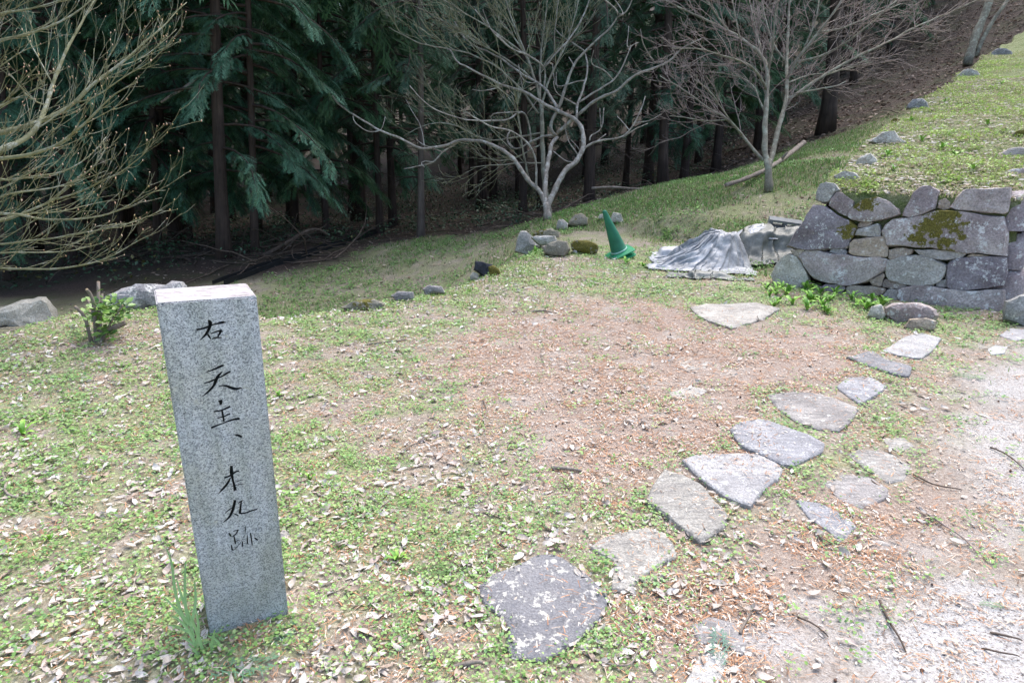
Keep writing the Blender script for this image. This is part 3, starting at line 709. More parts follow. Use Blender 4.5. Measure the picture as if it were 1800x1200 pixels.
# ================================================================== GRANITE MARKER
def granite():
    m, nt, b = new_mat('speckled_granite')
    co = coord(nt)
    v1 = nd(nt, 'ShaderNodeTexVoronoi', Scale=380.0); v2 = nd(nt, 'ShaderNodeTexVoronoi', Scale=230.0)
    for v in (v1, v2): nt.links.new(co, v.inputs['Vector'])
    s1 = nt.nodes.new('ShaderNodeSeparateColor'); nt.links.new(v1.outputs['Color'], s1.inputs[0])
    s2 = nt.nodes.new('ShaderNodeSeparateColor'); nt.links.new(v2.outputs['Color'], s2.inputs[0])
    c = ramp(nt, s1.outputs[0], [(0, (.16, .17, .19)), (.16, (.27, .285, .31)), (.3, (.45, .47, .5)), (.6, (.56, .58, .615)), (1, (.68, .70, .735))])
    c = mix(nt, ramp(nt, s2.outputs[1], [(.78, 0.0), (.84, .55)]), c, (.22, .235, .265))
    st = ramp(nt, noise_tex(nt, co, 4, 5, .6), [(.42, 0.0), (.7, .55)])
    c = mix(nt, st, c, mix(nt, 1.0, c, (.95, .88, .68), 'MULTIPLY'))
    vm = nd(nt, 'ShaderNodeMapping'); vm.inputs['Scale'].default_value = (14, 14, 1.2); nt.links.new(co, vm.inputs[0])
    c = mix(nt, ramp(nt, noise_tex(nt, vm.outputs[0], 1.0, 5, .65), [(.46, 0.0), (.64, .8)]), c, mix(nt, 1.0, c, (.72, .74, .68), 'MULTIPLY'))
    c = mix(nt, ramp(nt, noise_tex(nt, co, 22, 5, .75), [(.64, 0.0), (.7, .55)]), c, (.5, .49, .4))
    sx = nt.nodes.new('ShaderNodeSeparateXYZ'); nt.links.new(co, sx.inputs[0])
    # damp, slightly green foot and a pale weathered top edge
    c = mix(nt, mathn(nt, 'MULTIPLY', ramp(nt, sx.outputs[2], [(.05, .55), (.4, 0.0)]), ramp(nt, noise_tex(nt, co, 7, 4), [(.35, .2), (.65, 1.0)])), c, (.16, .175, .13))
    # sawn top: whitish with violet weathering
    nm = nt.nodes.new('ShaderNodeNewGeometry'); sn = nt.nodes.new('ShaderNodeSeparateXYZ'); nt.links.new(nm.outputs['Normal'], sn.inputs[0])
    mp = nd(nt, 'ShaderNodeMapping'); mp.inputs['Rotation'].default_value = (0, 0, -.4); mp.inputs['Scale'].default_value = (1, 3.2, 1); nt.links.new(co, mp.inputs[0])
    topc = ramp(nt, noise_tex(nt, mp.outputs[0], 26, 6, .75), [(.36, (.2, .165, .165)), (.5, (.38, .35, .345)), (.64, (.62, .61, .61))])
    c = mix(nt, ramp(nt, sn.outputs[2], [(.55, 0.0), (.8, 1.0)]), c, topc)
    nt.links.new(c, b.inputs['Base Color']); b.inputs['Roughness'].default_value = .75
    bump(nt, b, s1.outputs[1], .25, .003)
    return m
MAT['granite'] = granite()
TL, TR = at_t(274.7, 533, 1.616), at_t(451, 520, 1.703)
BR, BL0 = on_z(508, 1087), on_z(372, 1132)
PN = np.cross(TR - TL, BL0 - TL); PN /= np.linalg.norm(PN)
if PN[1] > 0: PN = -PN                                      # outwards, to the viewer's side
BL = BL0; BRp = on_plane(508, 1087, TL, PN)
dn = np.array([-.078, .138, 0.0]); dn_b = dn
dwn = lambda t, b: b + (b - t) / np.linalg.norm(b - t) * .22
bl, br = dwn(TL, BL), dwn(TR, BRp)
topb = np.array([0, 0, .004])
cor = [bl, br, br + dn_b, bl + dn_b, TL, TR, TR + dn + topb, TL + dn + topb]
pc = (BL + BRp) / 2
bm = bmesh.new()
vs = [bm.verts.new(V3(p - pc)) for p in cor]
for f in [(0, 1, 5, 4), (1, 2, 6, 5), (2, 3, 7, 6), (3, 0, 4, 7), (4, 5, 6, 7), (3, 2, 1, 0)]: bm.faces.new([vs[i] for i in f])
bmesh.ops.recalc_face_normals(bm, faces=bm.faces)
bmesh.ops.bevel(bm, geom=list(bm.edges), offset=.0035, segments=2, affect='EDGES')
pme = bpy.data.meshes.new('granite_body'); bm.to_mesh(pme); bm.free()
def G(ox, oy, sc): return lambda l: [(ox + x / sc, oy + y / sc) for x, y in l]
g1, g2, g3, g4 = G(330, 540, 10), G(340, 620, 7.5), G(370, 800, 12), G(370, 870, 10.91)
# strokes: (points, half widths in photo pixels at the points)
CH = [
 ('right', [(g1([(160,392),(250,380),(350,345),(440,305),(530,285),(620,260),(665,265)]), [1.3,1.3,1.4,.8,1.2,1.9,.5]),
            (g1([(360,225),(395,260),(395,320),(365,400),(310,490),(215,578)]), [.7,2.6,2.0,1.8,1.5,.4]),
            (g1([(355,475),(375,515),(410,560)]), [1.0,1.4,.5]),
            (g1([(405,465),(500,425),(590,410)]), [.6,1.1,1.5]),
            (g1([(585,418),(555,475),(530,512)]), [1.5,1.3,.9]),
            (g1([(430,555),(500,530),(595,532)]), [.8,1.3,.7])]),
 ('heaven', [(g2([(175,250),(270,220),(385,165),(405,165)]), [.6,1.3,1.7,.4]),
             (g2([(135,405),(220,380),(300,340),(380,310),(430,275),(485,245)]), [.6,1.3,1.0,.9,1.4,1.1]),
             (g2([(380,250),(325,300),(290,380),(265,440),(200,510),(120,572)]), [.5,1.9,2.0,1.5,1.5,.3]),
             (g2([(335,433),(420,430),(500,462),(560,478),(635,462)]), [.5,1.3,2.1,2.1,.6])]),
 ('master', [(g2([(355,632),(362,660),(360,688)]), [2.6,2.2,.5]),
             (g2([(275,775),(370,758),(480,708)]), [1.0,1.0,1.3]),
             (g2([(378,765),(392,830),(402,905)]), [1.0,1.2,1.0]),
             (g2([(320,858),(400,838),(478,802)]), [.9,.9,1.1]),
             (g2([(240,985),(310,955),(400,925),(430,908),(520,878),(600,868)]), [1.6,1.2,.7,1.0,1.3,1.8])]),
 ('comma', [(g2([(545,1078),(590,1085),(635,1108)]), [.6,1.8,1.4])]),
 ('origin', [(g3([(440,228),(440,330),(450,420),(470,520),(500,620),(520,735)]), [1.6,2.4,1.9,1.2,1.4,1.9]),
             (g3([(300,470),(380,445),(460,400),(520,350),(595,328)]), [1.2,1.3,1.3,1.2,1.0]),
             (g3([(420,470),(370,580),(270,700),(160,818)]), [.8,1.6,1.5,.3]),
             (g3([(440,665),(500,630),(600,615),(690,595)]), [.4,.5,.7,.4]),
             (g3([(535,558),(610,530),(685,510)]), [.5,.7,.4])]),
 ('round', [(g4([(470,100),(450,200),(420,310),(370,410),(300,480),(235,522)]), [1.6,1.8,1.7,1.5,1.0,.3]),
            (g4([(275,345),(350,280),(430,225)]), [.4,.9,.6]),
            (g4([(525,155),(580,120),(630,95)]), [.5,1.0,.5]),
            (g4([(592,110),(577,230),(562,340)]), [.8,1.2,1.6]),
            (g4([(565,345),(620,352),(700,330),(800,290),(890,268)]), [1.3,1.1,1.1,1.1,1.0]),
            (g4([(440,345),(490,370),(540,395)]), [.4,1.0,.6])]),
 ('trace', [(g4([(355,725),(385,770),(400,795)]), [1.0,1.4,.6]),
            (g4([(435,690),(480,672),(530,662)]), [.5,.8,1.0]),
            (g4([(528,668),(500,730),(450,772),(415,788)]), [1.0,.9,.9,.6]),
            (g4([(450,780),(465,850),(480,935)]), [.9,1.2,1.1]),
            (g4([(490,880),(520,865),(560,858)]), [.8,.9,.3]),
            (g4([(400,950),(408,1005),(422,1055)]), [.8,1.2,1.0]),
            (g4([(425,1052),(480,1030),(560,930),(660,765)]), [.8,.6,.35,.3]),
            (g4([(680,590),(668,660),(660,720)]), [.5,.9,.5]),
            (g4([(615,890),(610,940),(610,985)]), [.8,1.2,1.0]),
            (g4([(705,760),(705,850),(710,935)]), [.5,1.1,1.1]),
            (g4([(765,725),(785,830),(800,960)]), [1.0,1.1,.9]),
            (g4([(845,815),(880,840),(905,860)]), [.9,1.5,1.0])]),
]
PEY = (BL - TL) / np.linalg.norm(BL - TL)
def on_post(u, v): return on_plane(u, v, TL, PN)
def stroke_geo(px, wpx_, depth, top, k):
    p2 = smooth_line(np.c_[px, wpx_], 1)
    P = np.array([on_post(u, v) for u, v, _ in p2])
    scale = np.array([np.linalg.norm(on_post(u + 1, v) - on_post(u, v)) for u, v, _ in p2])
    w = np.maximum(p2[:, 2], .35) * scale * k
    d = np.gradient(P, axis=0); d /= np.linalg.norm(d, axis=1)[:, None]
    P[0] -= d[0] * w[0] * .5; P[-1] += d[-1] * w[-1] * .5
    s = np.cross(d, PN); dep = np.minimum(depth, w * 2.2 + .0012)
    return P, s, w, dep
cutters = []
for nm, strokes in CH:
    for px, ww in strokes:
        P, s, w, dep = stroke_geo(px, ww, .009, .003, 1.2 if nm == 'trace' else 1.55)
        n = len(P); ext = 1 + .0015 / dep
        L = P + s * (w * ext)[:, None] + PN * .0015; R = P - s * (w * ext)[:, None] + PN * .0015; D = P - PN * dep[:, None]
        V = np.concatenate([L, R, D]) - pc
        F = [(i, i + 1, n + i + 1, n + i) for i in range(n - 1)] + [(n + i, n + i + 1, 2 * n + i + 1, 2 * n + i) for i in range(n - 1)] + [(2 * n + i, 2 * n + i + 1, i + 1, i) for i in range(n - 1)]
        F += [(0, n, 2 * n), (n - 1, 3 * n - 1, 2 * n - 1)]
        cb = bmesh.new(); cv = [cb.verts.new(V3(p)) for p in V]
        for f in F: cb.faces.new([cv[i] for i in f])
        bmesh.ops.triangulate(cb, faces=cb.faces); bmesh.ops.recalc_face_normals(cb, faces=cb.faces)
        cm = bpy.data.meshes.new('cut'); cb.to_mesh(cm); cb.free()
        co_ = bpy.data.objects.new('cut', cm); COL.objects.link(co_); cutters.append(co_)
for (f_, e0, e1, rr_) in [(.12, TL, BL, .007), (.41, TL, BL, .010), (.73, TL, BL, .006), (.3, TR, BRp, .009), (.62, TR, BRp, .007), (.85, TR, BRp, .011), (.05, TL, TR, .008), (.38, TL, TR, .006), (.96, TL, TR, .012), (.55, TR, TR + dn, .008)]:
    cb = bmesh.new(); bmesh.ops.create_icosphere(cb, subdivisions=1, radius=rr_)
    for v in cb.verts: v.co = Vector((v.co.x * random.uniform(.7, 1.4), v.co.y * random.uniform(.7, 1.3), v.co.z * random.uniform(.8, 2.2))) + V3(e0 + (e1 - e0) * f_ + PN * rr_ * .35 - pc)
    cm = bpy.data.meshes.new('cut'); cb.to_mesh(cm); cb.free(); co_ = bpy.data.objects.new('cut', cm); COL.objects.link(co_); cutters.append(co_)
def mesh_volume(me):
    q = bmesh.new(); q.from_mesh(me); v = q.calc_volume(); q.free(); return v
tmp = bpy.data.objects.new('tmp', pme); COL.objects.link(tmp)
md = tmp.modifiers.new('b', 'BOOLEAN'); md.operation = 'DIFFERENCE'; md.solver = 'EXACT'
vol = mesh_volume(pme); N_CUT = 0
for c_ in cutters:
    md.object = c_
    bpy.context.view_layer.update()
    nm_ = bpy.data.meshes.new_from_object(tmp.evaluated_get(bpy.context.evaluated_depsgraph_get()))
    v_ = mesh_volume(nm_)
    if vol - 6e-5 < v_ < vol + 1e-7:
        tmp.data = nm_; vol = v_; N_CUT += 1
print('cut', N_CUT, 'of', len(cutters), vol)
carved = tmp.data.copy()
for o_ in cutters + [tmp]:
    bpy.data.objects.remove(o_, do_unlink=True)
carved.materials.clear(); carved.materials.append(MAT['granite'])
marker = empty('stone_marker', pc, 'upright grey granite marker post carved with black Japanese characters', 'stone marker')
obj('body', carved, marker)
MAT['ink'] = plain_mat('dark_groove', (.016, .018, .018), .8, .5, 90, 0)
for nm, strokes in CH:
    VV, FF, off = [], [], 0
    for px, ww in strokes:
        P, s, w, dep = stroke_geo(px, ww, .009, 0, 1.2 if nm == 'trace' else 1.55); n = len(P)
        L = P + s * (w * .93)[:, None] - PN * .0003; R = P - s * (w * .93)[:, None] - PN * .0003; D = P - PN * (dep * .72)[:, None]
        VV.append(np.concatenate([L, D, R]) - pc)
        for i in range(n - 1): FF += [(off + i, off + i + 1, off + n + i + 1, off + n + i), (off + n + i, off + n + i + 1, off + 2 * n + i + 1, off + 2 * n + i)]
        off += 3 * n
    obj('carved_character', mesh_np('carved_character', np.concatenate(VV), FF, MAT['ink'], False), marker)
# ================================================================== GREEN CONE, TARPAULINS, STUMP, LOG, DRAIN
MAT['cone_green'] = plain_mat('green_plastic', (.018, .15, .085), .6, .22, 7, .05, .4)
MAT['cone_base'] = plain_mat('bright_green_plastic', (.016, .23, .10), .55, .15, 9, .05, .4)
MAT['cone_band'] = plain_mat('pale_band', (.3, .5, .42), .6, .1, 20, 0)
def lathe(prof, seg=32):
    V = [(r * math.cos(2 * math.pi * k / seg), r * math.sin(2 * math.pi * k / seg), z) for r, z in prof for k in range(seg)]
    F = [(i * seg + k, i * seg + (k + 1) % seg, (i + 1) * seg + (k + 1) % seg, (i + 1) * seg + k) for i in range(len(prof) - 1) for k in range(seg)]
    return V, F
def plate_mesh(name, half, h, mat, flare=.03):
    bm = bmesh.new()
    pts = []
    for q in range(4):
        a0 = q * math.pi / 2
        cx, cy = (half - .05) * (1 if q in (0, 3) else -1), (half - .05) * (1 if q in (0, 1) else -1)
        for k in range(5):
            a = a0 + k * math.pi / 8; pts.append((cx + .05 * math.cos(a), cy + .05 * math.sin(a)))
    n = len(pts)
    lv = [(1.0, 0), (1.0, h * .35), (.97, h * .45), (.6, h)]
    vs = [[bm.verts.new((x * s, y * s, z)) for x, y in pts] for s, z in lv]
    for r in range(len(lv) - 1):
        for k in range(n): bm.faces.new((vs[r][k], vs[r][(k + 1) % n], vs[r + 1][(k + 1) % n], vs[r + 1][k]))
    bm.faces.new(vs[-1]); bm.faces.new(list(reversed(vs[0])))
    me = bpy.data.meshes.new(name); bm.to_mesh(me); bm.free(); me.materials.append(mat); return me
cb = hit(1090, 453)
def make_cone(label, loc, rx, ry, rz, h, k):
    r = empty('traffic_cone', loc, label, 'traffic cone', 'stacked traffic cones')
    r.rotation_euler = (rx, ry, rz)
    V, F = lathe([(.108, .03), (.104, .055), (.101, .06), (.077, .25), (.076, .262), (.05, .43), (.032, .57), (.029, .59), (.024, .604), (.012, .612), (.001, .614)])
    obj('body', mesh_np('cone_body', np.array(V) * [k, k, k * k], F, MAT['cone_green']), r)
    if k == 1.0:
        V, F = lathe([(.109, .036), (.112, .038), (.110, .054), (.102, .056)])
        obj('band', mesh_np('cone_band', V, F, MAT['cone_band']), r)
    obj('base', plate_mesh('cone_base', .172, .032, MAT['cone_base']), r)
    return r
make_cone('lower green cone whose base plate shows beneath the tilted one', cb + [.012, .03, .0], .04, -.36, .15, .7, .86)
make_cone('tilted green traffic cone with a pale band standing on the grass', cb + [.0, .03, .055], .06, -.42, .15, .7, 1.0)

def cloth_mat(name, a, bcol, rough=.45):
    m, nt, b = new_mat(name); co = coord(nt)
    f = noise_tex(nt, co, 7, 5, .65); g = noise_tex(nt, co, 40, 3)
    c = ramp(nt, f, [(.35, a), (.65, bcol)]); c = mix(nt, 1.0, c, ramp(nt, g, [(.3, .85), (.7, 1.12)]), 'MULTIPLY')
    nt.links.new(c, b.inputs['Base Color']); b.inputs['Roughness'].default_value = rough; b.inputs['Specular IOR Level'].default_value = .4
    bump(nt, b, f, .3, .01); return m
MAT['tarp'] = cloth_mat('weathered_silver_tarp', (.17, .18, .195), (.46, .47, .49))
MAT['tarp_white'] = cloth_mat('pale_tarp', (.36, .36, .37), (.62, .62, .63))
MAT['tarp_olive'] = cloth_mat('olive_grey_tarp', (.12, .125, .11), (.23, .235, .215))
def crumple(X, Y, sc, seed, amp):
    """sharp creases: folded ridged noise."""
    n = fbm(X * sc, Y * sc, seed, 3, 120 + seed); r = 1 - np.abs(n - .5) * 4
    n2 = fbm(X * sc * 2.3 + 7, Y * sc * 2.3, seed, 2, 140 + seed); r2 = 1 - np.abs(n2 - .5) * 4
    return amp * (r + .45 * r2)
tb = hit(1245, 470)
fwd = np.array([tb[0], tb[1]]) / np.linalg.norm(tb[:2]); rgt = np.array([fwd[1], -fwd[0]])
def drape(W, D, cell, under, seed, steps=170, squeeze=1.0, z0=.6, shift=(0, 0), stiff=9, jag=.05, warp=0.0):
    """let a sheet fall on what lies under it (position based cloth) and return its settled points."""
    r = np.random.default_rng(seed); nu, nv = int(W / cell) + 1, int(D / cell) + 1
    gu, gv = np.meshgrid(np.linspace(-W / 2, W / 2, nu), np.linspace(-D / 2, D / 2, nv))
    edge = 1 + jag * (fbm(np.arctan2(gv, gu) * 2 + 5, gu * 0 + seed, 0, 3, seed) - .5) * 2 * (np.maximum(np.abs(gu) / W, np.abs(gv) / D) * 2) ** 2
    gu, gv = gu * edge, gv * edge
    rest = np.stack([gu, gv, gu * 0], -1)
    X = np.stack([gu * squeeze + shift[0], gv * squeeze + shift[1], z0 + (fbm(gu * 5, gv * 5, seed, 3, seed + 3) - .5) * (.05 + warp)], -1)
    P = X.copy()
    def con(sl_a, sl_b, k):
        L0 = np.linalg.norm(rest[sl_a] - rest[sl_b], axis=-1); return sl_a, sl_b, L0, k
    S = slice; cons = []
    for st in (0, 1):
        cons.append(con((S(None), S(st, nu - 1 - (nu - 1 - st) % 2, 2)), (S(None), S(st + 1, nu - (nu - 1 - st) % 2, 2)), 1.0))
        cons.append(con((S(st, nv - 1 - (nv - 1 - st) % 2, 2), S(None)), (S(st + 1, nv - (nv - 1 - st) % 2, 2), S(None)), 1.0))
    for a0 in (0, 1):
        e = nv - 1 - (nv - 1 - a0) % 2
        cons.append(con((S(a0, e, 2), S(0, nu - 1)), (S(a0 + 1, e + 1, 2), S(1, nu)), .5)); cons.append(con((S(a0, e, 2), S(1, nu)), (S(a0 + 1, e + 1, 2), S(0, nu - 1)), .5))
    for it in range(steps):
        Vv = (X - P) * .96; P = X.copy(); X = X + Vv; X[..., 2] -= .0022
        for _ in range(stiff):
            for a, b, L0, k in cons:
                d = X[b] - X[a]; L = np.linalg.norm(d, axis=-1) + 1e-9; c = (d * ((L - L0) / L * .5 * k)[..., None])
                X[a] += c; X[b] -= c
            # bending
            c = (X[:, :-2] + X[:, 2:]) * .5 - X[:, 1:-1]; X[:, 1:-1] += c * .02
            c = (X[:-2] + X[2:]) * .5 - X[1:-1]; X[1:-1] += c * .02
            h = under(X[..., 0], X[..., 1]); low = X[..., 2] < h
            X[..., 2] = np.where(low, h, X[..., 2])
            X[..., :2] = np.where(low[..., None], X[..., :2] * .35 + P[..., :2] * .65, X[..., :2])
    return X, nu, nv
def lump(X, Y, cx, cy, w, d, h, p=4):
    q = (np.abs((X - cx) / w) ** p + np.abs((Y - cy) / d) ** p); return h * (1 - sstep(.5, 1.9, q))
def tarp(label, px, W, D, cell, under, mat, seed, crease=.016, points=None, **kw):
    o3 = hit(*px); X, nu, nv = points if points else drape(W, D, cell, under, seed, **kw)
    P = X.reshape(-1, 3).copy(); xy = o3[:2] + P[:, :1] * rgt[None] + P[:, 1:2] * fwd[None]
    g0 = ground_z(xy[:, 0], xy[:, 1]) - o3[2]
    cr = crumple(P[:, 0], P[:, 1] + P[:, 2] * .7, 5.5, seed, crease); V = np.c_[xy - o3[:2] - fwd[None] * cr[:, None] * .8, P[:, 2] + g0 + .008 + np.abs(cr) * .8]
    i = (np.arange(nv - 1)[:, None] * nu + np.arange(nu - 1)[None]).ravel()
    o = obj('tarpaulin', mesh_np('tarpaulin', V, np.stack([i, i + 1, i + nu + 1, i + nu], -1), mat), None, o3, label, 'tarpaulin', 'tarpaulins heaped by the wall')
    md = o.modifiers.new('thickness', 'SOLIDIFY'); md.thickness = .003
    return o
def heap(n=130):
    u, v = np.meshgrid(np.linspace(-1, 1, n), np.linspace(-1, 1, n)); ang_ = np.arctan2(v, u); ed = 1 + .32 * (fbm(ang_ * 3 + 9, u * 0, 2, 3, 6) - .5); X, Y = (u * .62 * ed - .07).ravel(), (v * .5 * ed).ravel()
    dx, dy = X - .1, Y - .1
    r0 = (np.abs(dx / .2) ** 2.6 + np.abs(dy / .16) ** 2.6) ** (1 / 2.6) + 1e-6; th = np.arctan2(dy, dx); deg = np.degrees(th) % 360
    rad = np.interp(deg, [0, 40, 90, 135, 180, 225, 270, 320, 360], [1.75, 1.9, 2.3, 3.0, 3.5, 3.5, 2.9, 1.9, 1.75])
    sw = th + .22 * np.minimum(r0, 3)                                  # the folds sweep down to the left
    rg = fbm(sw * 3.0 + 4, r0 * .25, 0, 3, 15) + .5 * fbm(sw * 7 + 1, r0 * .3, .5, 2, 25)
    f = 1 - np.abs(((rg * 3.3) % 1) - .5) * 2; f = f * f * (3 - 2 * f)
    big = fbm(sw * 2.1, r0 * .5, 3, 2, 8)
    q = np.clip((r0 - .95) / (rad * (.85 + .35 * big) - .95), 0, 1)
    top = .38 + .05 * (fbm(X * 6, Y * 6, 0, 3, 33) - .5) - .05 * sstep(-.1, -.25, dx)
    z = top * (1 - q) ** 1.12 + (f - .4) * (.01 + .085 * big) * np.sin(np.clip(.12 + q * .95, 0, 1) * math.pi) ** .7
    z += crumple(X, Y + z * .6, 6, 3, .015)
    return np.c_[X + (f - .5) * .04 * np.cos(th + 1.57), Y + (f - .5) * .04 * np.sin(th + 1.57), np.maximum(z, .004 + .03 * f * (1 - .6 * sstep(.6, 1, np.maximum(np.abs(u), np.abs(v)).ravel())) + crumple(X, Y, 9, 4, .005))], n, n
tarp('silver grey tarpaulin draped in folds over a heap', (1245, 468), 0, 0, 0, None, MAT['tarp'], 3, crease=.003, points=heap())
tarp('olive grey crumpled tarpaulin between the draped heap and the wall', (1350, 446), 1.3, 1.0, .025,
     lambda X, Y: np.maximum.reduce([lump(X, Y, -.15, .12, .2, .18, .26), lump(X, Y, .2, .15, .22, .2, .2), X * 0 + .02]), MAT['tarp_olive'], 5, z0=.36, squeeze=.78, steps=110, warp=.16, crease=.03)
tarp('whitish stiff tarpaulin fold lying on the olive crumpled one', (1327, 440), .55, .5, .02,
     lambda X, Y: .17 + .1 * (1 - sstep(.05, .35, np.hypot(X, Y))), MAT['tarp_white'], 7, z0=.36, squeeze=.72, steps=80, warp=.12)
tarp('pale torn tarpaulin corner left of the draped heap', (1180, 452), .6, .55, .022,
     lambda X, Y: lump(X, Y, 0, .05, .15, .14, .09), MAT['tarp_white'], 9, z0=.2, squeeze=.72, steps=90, warp=.12, jag=.3)
tarp('dark crumpled tarpaulin scrap in front of the draped heap', (1228, 487), .85, .32, .02,
     lambda X, Y: lump(X, Y, .1, 0, .2, .07, .05) , MAT['tarp_olive'], 11, z0=.1, squeeze=.72, steps=80, warp=.1, jag=.3)
tarp('small black plastic scrap in the grass left of the wall', (1310, 492), .2, .14, .012, lambda X, Y: X * 0, MAT['tarp_olive'], 13, z0=.06, squeeze=.65, steps=60, warp=.08, jag=.3)
# grey block with two holes behind the tarpaulins
def holed_block():
    bm = bmesh.new(); L, H, D = .2, .11, .13
    xs = [-L, -L * .75, -L * .1, L * .1, L * .75, L]; zs = [0, H * .28, H * .75, H]
    for y in (-D / 2, D / 2):
        g = [[bm.verts.new((x, y, z)) for x in xs] for z in zs]
        for j in range(3):
            for i in range(5):
                if j == 1 and i in (1, 3): continue
                bm.faces.new((g[j][i], g[j][i + 1], g[j + 1][i + 1], g[j + 1][i]))
        if y < 0: g0 = g
        else: g1_ = g
    for i in range(5):
        bm.faces.new((g0[0][i], g0[0][i + 1], g1_[0][i + 1], g1_[0][i])); bm.faces.new((g0[3][i], g0[3][i + 1], g1_[3][i + 1], g1_[3][i]))
    for j in range(3):
        bm.faces.new((g0[j][0], g0[j + 1][0], g1_[j + 1][0], g1_[j][0])); bm.faces.new((g0[j][5], g0[j + 1][5], g1_[j + 1][5], g1_[j][5]))
    for i in (1, 3):
        q = [(1, i), (1, i + 1), (2, i + 1), (2, i)]
        for k in range(4):
            (a, b_), (c_, d_) = q[k], q[(k + 1) % 4]
            bm.faces.new((g0[a][b_], g0[c_][d_], g1_[c_][d_], g1_[a][b_]))
    bmesh.ops.recalc_face_normals(bm, faces=bm.faces)
    me = bpy.data.meshes.new('block'); bm.to_mesh(me); bm.free(); me.materials.append(plain_mat('grey_concrete', (.2, .21, .215), .85, .15, 14)); return me
hb = obj('hollow_block', holed_block(), None, hit(1374, 428) + [0, 0, .2], 'grey hollow block with two holes behind the olive tarpaulin', 'block')
hb.rotation_euler = (.25, .12, -.25)

# ---- pruned shrub stump at the left
sb = hit(172, 602)
shrub = empty('cut_shrub', sb, 'cut back shrub with stub stems and round green leaves left of the marker', 'shrub')
def cs(l): return [(80 + x / 6.43, 470 + y / 6.43) for x, y in l]
st_ = (sb - CAM)[1] / ray(172, 602)[1]
STEMS = [([(590, 850), (600, 600), (600, 400), (597, 165)], 19), ([(570, 840), (560, 600), (540, 380), (500, 290), (465, 250)], 17), ([(520, 850), (500, 760), (440, 540), (330, 440)], 17),
         ([(600, 840), (590, 650), (540, 500)], 24), ([(620, 840), (660, 720), (800, 670), (905, 625)], 30), ([(620, 800), (625, 500), (642, 300)], 13), ([(590, 800), (560, 560), (480, 370)], 13), ([(650, 830), (720, 640), (870, 430)], 12)]
for k, (pl, r) in enumerate(STEMS):
    px = cs(pl); dz = random.uniform(-.14, .14)
    P = np.array([at_t(u, v, st_ + dz * j / (len(px) - 1)) for j, (u, v) in enumerate(px)]); P = smooth_line(P, 1)
    rr = np.linspace(1.25, .95, len(P)) * r / 6.43 / FPX * st_
    s_ = obj('stem', tube_mesh('stem', [(P - sb, rr)], 8, MAT['dead_wood']), shrub)
    e = P[-1] - P[-2]; e /= np.linalg.norm(e)
    obj('cut_end', tube_mesh('cut_end', [(np.array([P[-1] - sb - e * .002, P[-1] - sb + e * .003]), [rr[-1] * .97] * 2)], 8, MAT['fresh_cut']), s_)
LEAF_V = np.array([(0, 0, 0), (.33, .3, .05), (.66, .27, .03), (1, 0, -.08), (.66, -.27, .03), (.33, -.3, .05), (.33, 0, -.02), (.66, 0, -.04)]) 
LEAF_F = np.array([(0, 6, 1), (1, 6, 7), (1, 7, 2), (2, 7, 3), (0, 5, 6), (5, 4, 6), (6, 4, 7), (4, 3, 7)])
def shrub_leaf(i):
    return mesh_np('leaf', LEAF_V * .058, LEAF_F, MAT['shrub_leaf_%d' % i], True)
for i, c in enumerate([(.11, .22, .035), (.17, .29, .05), (.06, .15, .03)]):
    m, nt, b = new_mat('glossy_leaf_%d' % i); b.inputs['Base Color'].default_value = (*c, 1); b.inputs['Roughness'].default_value = .35; b.inputs['Specular IOR Level'].default_value = .5
    MAT['shrub_leaf_%d' % i] = m
lm = [shrub_leaf(i) for i in range(3)]
for k in range(250):
    if k < 160: cx, cy = random.gauss(760, 95), random.gauss(500, 80)
    elif k < 215: cx, cy = random.gauss(560, 70), random.gauss(560, 90)
    else: cx, cy = random.gauss(680, 60), random.gauss(760, 40)
    (u, v), = cs([(cx, cy)])
    p = at_t(u, v, st_ + random.gauss(0, .12))
    if p[2] < sb[2] + .02: continue
    o = obj('leaf', lm[k % 3], shrub, p - sb)
    o.rotation_euler = (random.uniform(-.5, .5), random.uniform(-.9, .2), random.uniform(0, 6.28)); o.scale = [random.uniform(.8, 1.25)] * 3

# ---- fallen log behind the maple, and drain running along the wood
def ground_line(px, lift, n=40, zfun=None):
    P = smooth_line(np.array([hit(u, v) for u, v in px]), 2); P = resample(P, .15)
    P[:, 2] = ground_z(P[:, 0], P[:, 1]) + lift; return P
P = ground_line([(1274, 349), (1310, 330), (1360, 297), (1410, 272)], .045)
P[:, 2] = np.linspace(P[0, 2], P[-1, 2] + .05, len(P)); P[:, 2] += max(0, (ground_z(P[:, 0], P[:, 1]) + .05 - P[:, 2]).max())
lg = empty('fallen_log', P[0], 'long thin fallen log lying up the grass slope behind the maple', 'log')
obj('trunk', tube_mesh('log', [(P - P[0], np.linspace(.035, .055, len(P)) * (1.0 + .12 * np.sin(np.arange(len(P)) * 1.7)))], 8, MAT['dead_wood']), lg)
obj('branch_stub', tube_mesh('stub', [(np.array([P[len(P) // 2], P[len(P) // 2] + [.1, -.05, .16]]) - P[0], [.035, .02])], 6, MAT['dead_wood']), lg)
P = ground_line([(385, 501), (440, 480), (500, 460), (560, 443), (620, 424), (690, 398)], .0)
Wd, Hd = .13, .09
prof = [(-Wd, -.05), (-Wd, Hd), (-Wd + .03, Hd), (-Wd + .03, -.02), (Wd - .03, -.02), (Wd - .03, Hd * .8), (Wd, Hd * .8), (Wd, -.05)]
d = np.gradient(P, axis=0)[:, :2]; d /= np.linalg.norm(d, axis=1)[:, None]; s2 = np.c_[-d[:, 1], d[:, 0]]
V = np.array([[p[0] + s[0] * x, p[1] + s[1] * x, p[2] + z] for p, s in zip(P, s2) for x, z in prof])
k8 = len(prof); n = len(P)
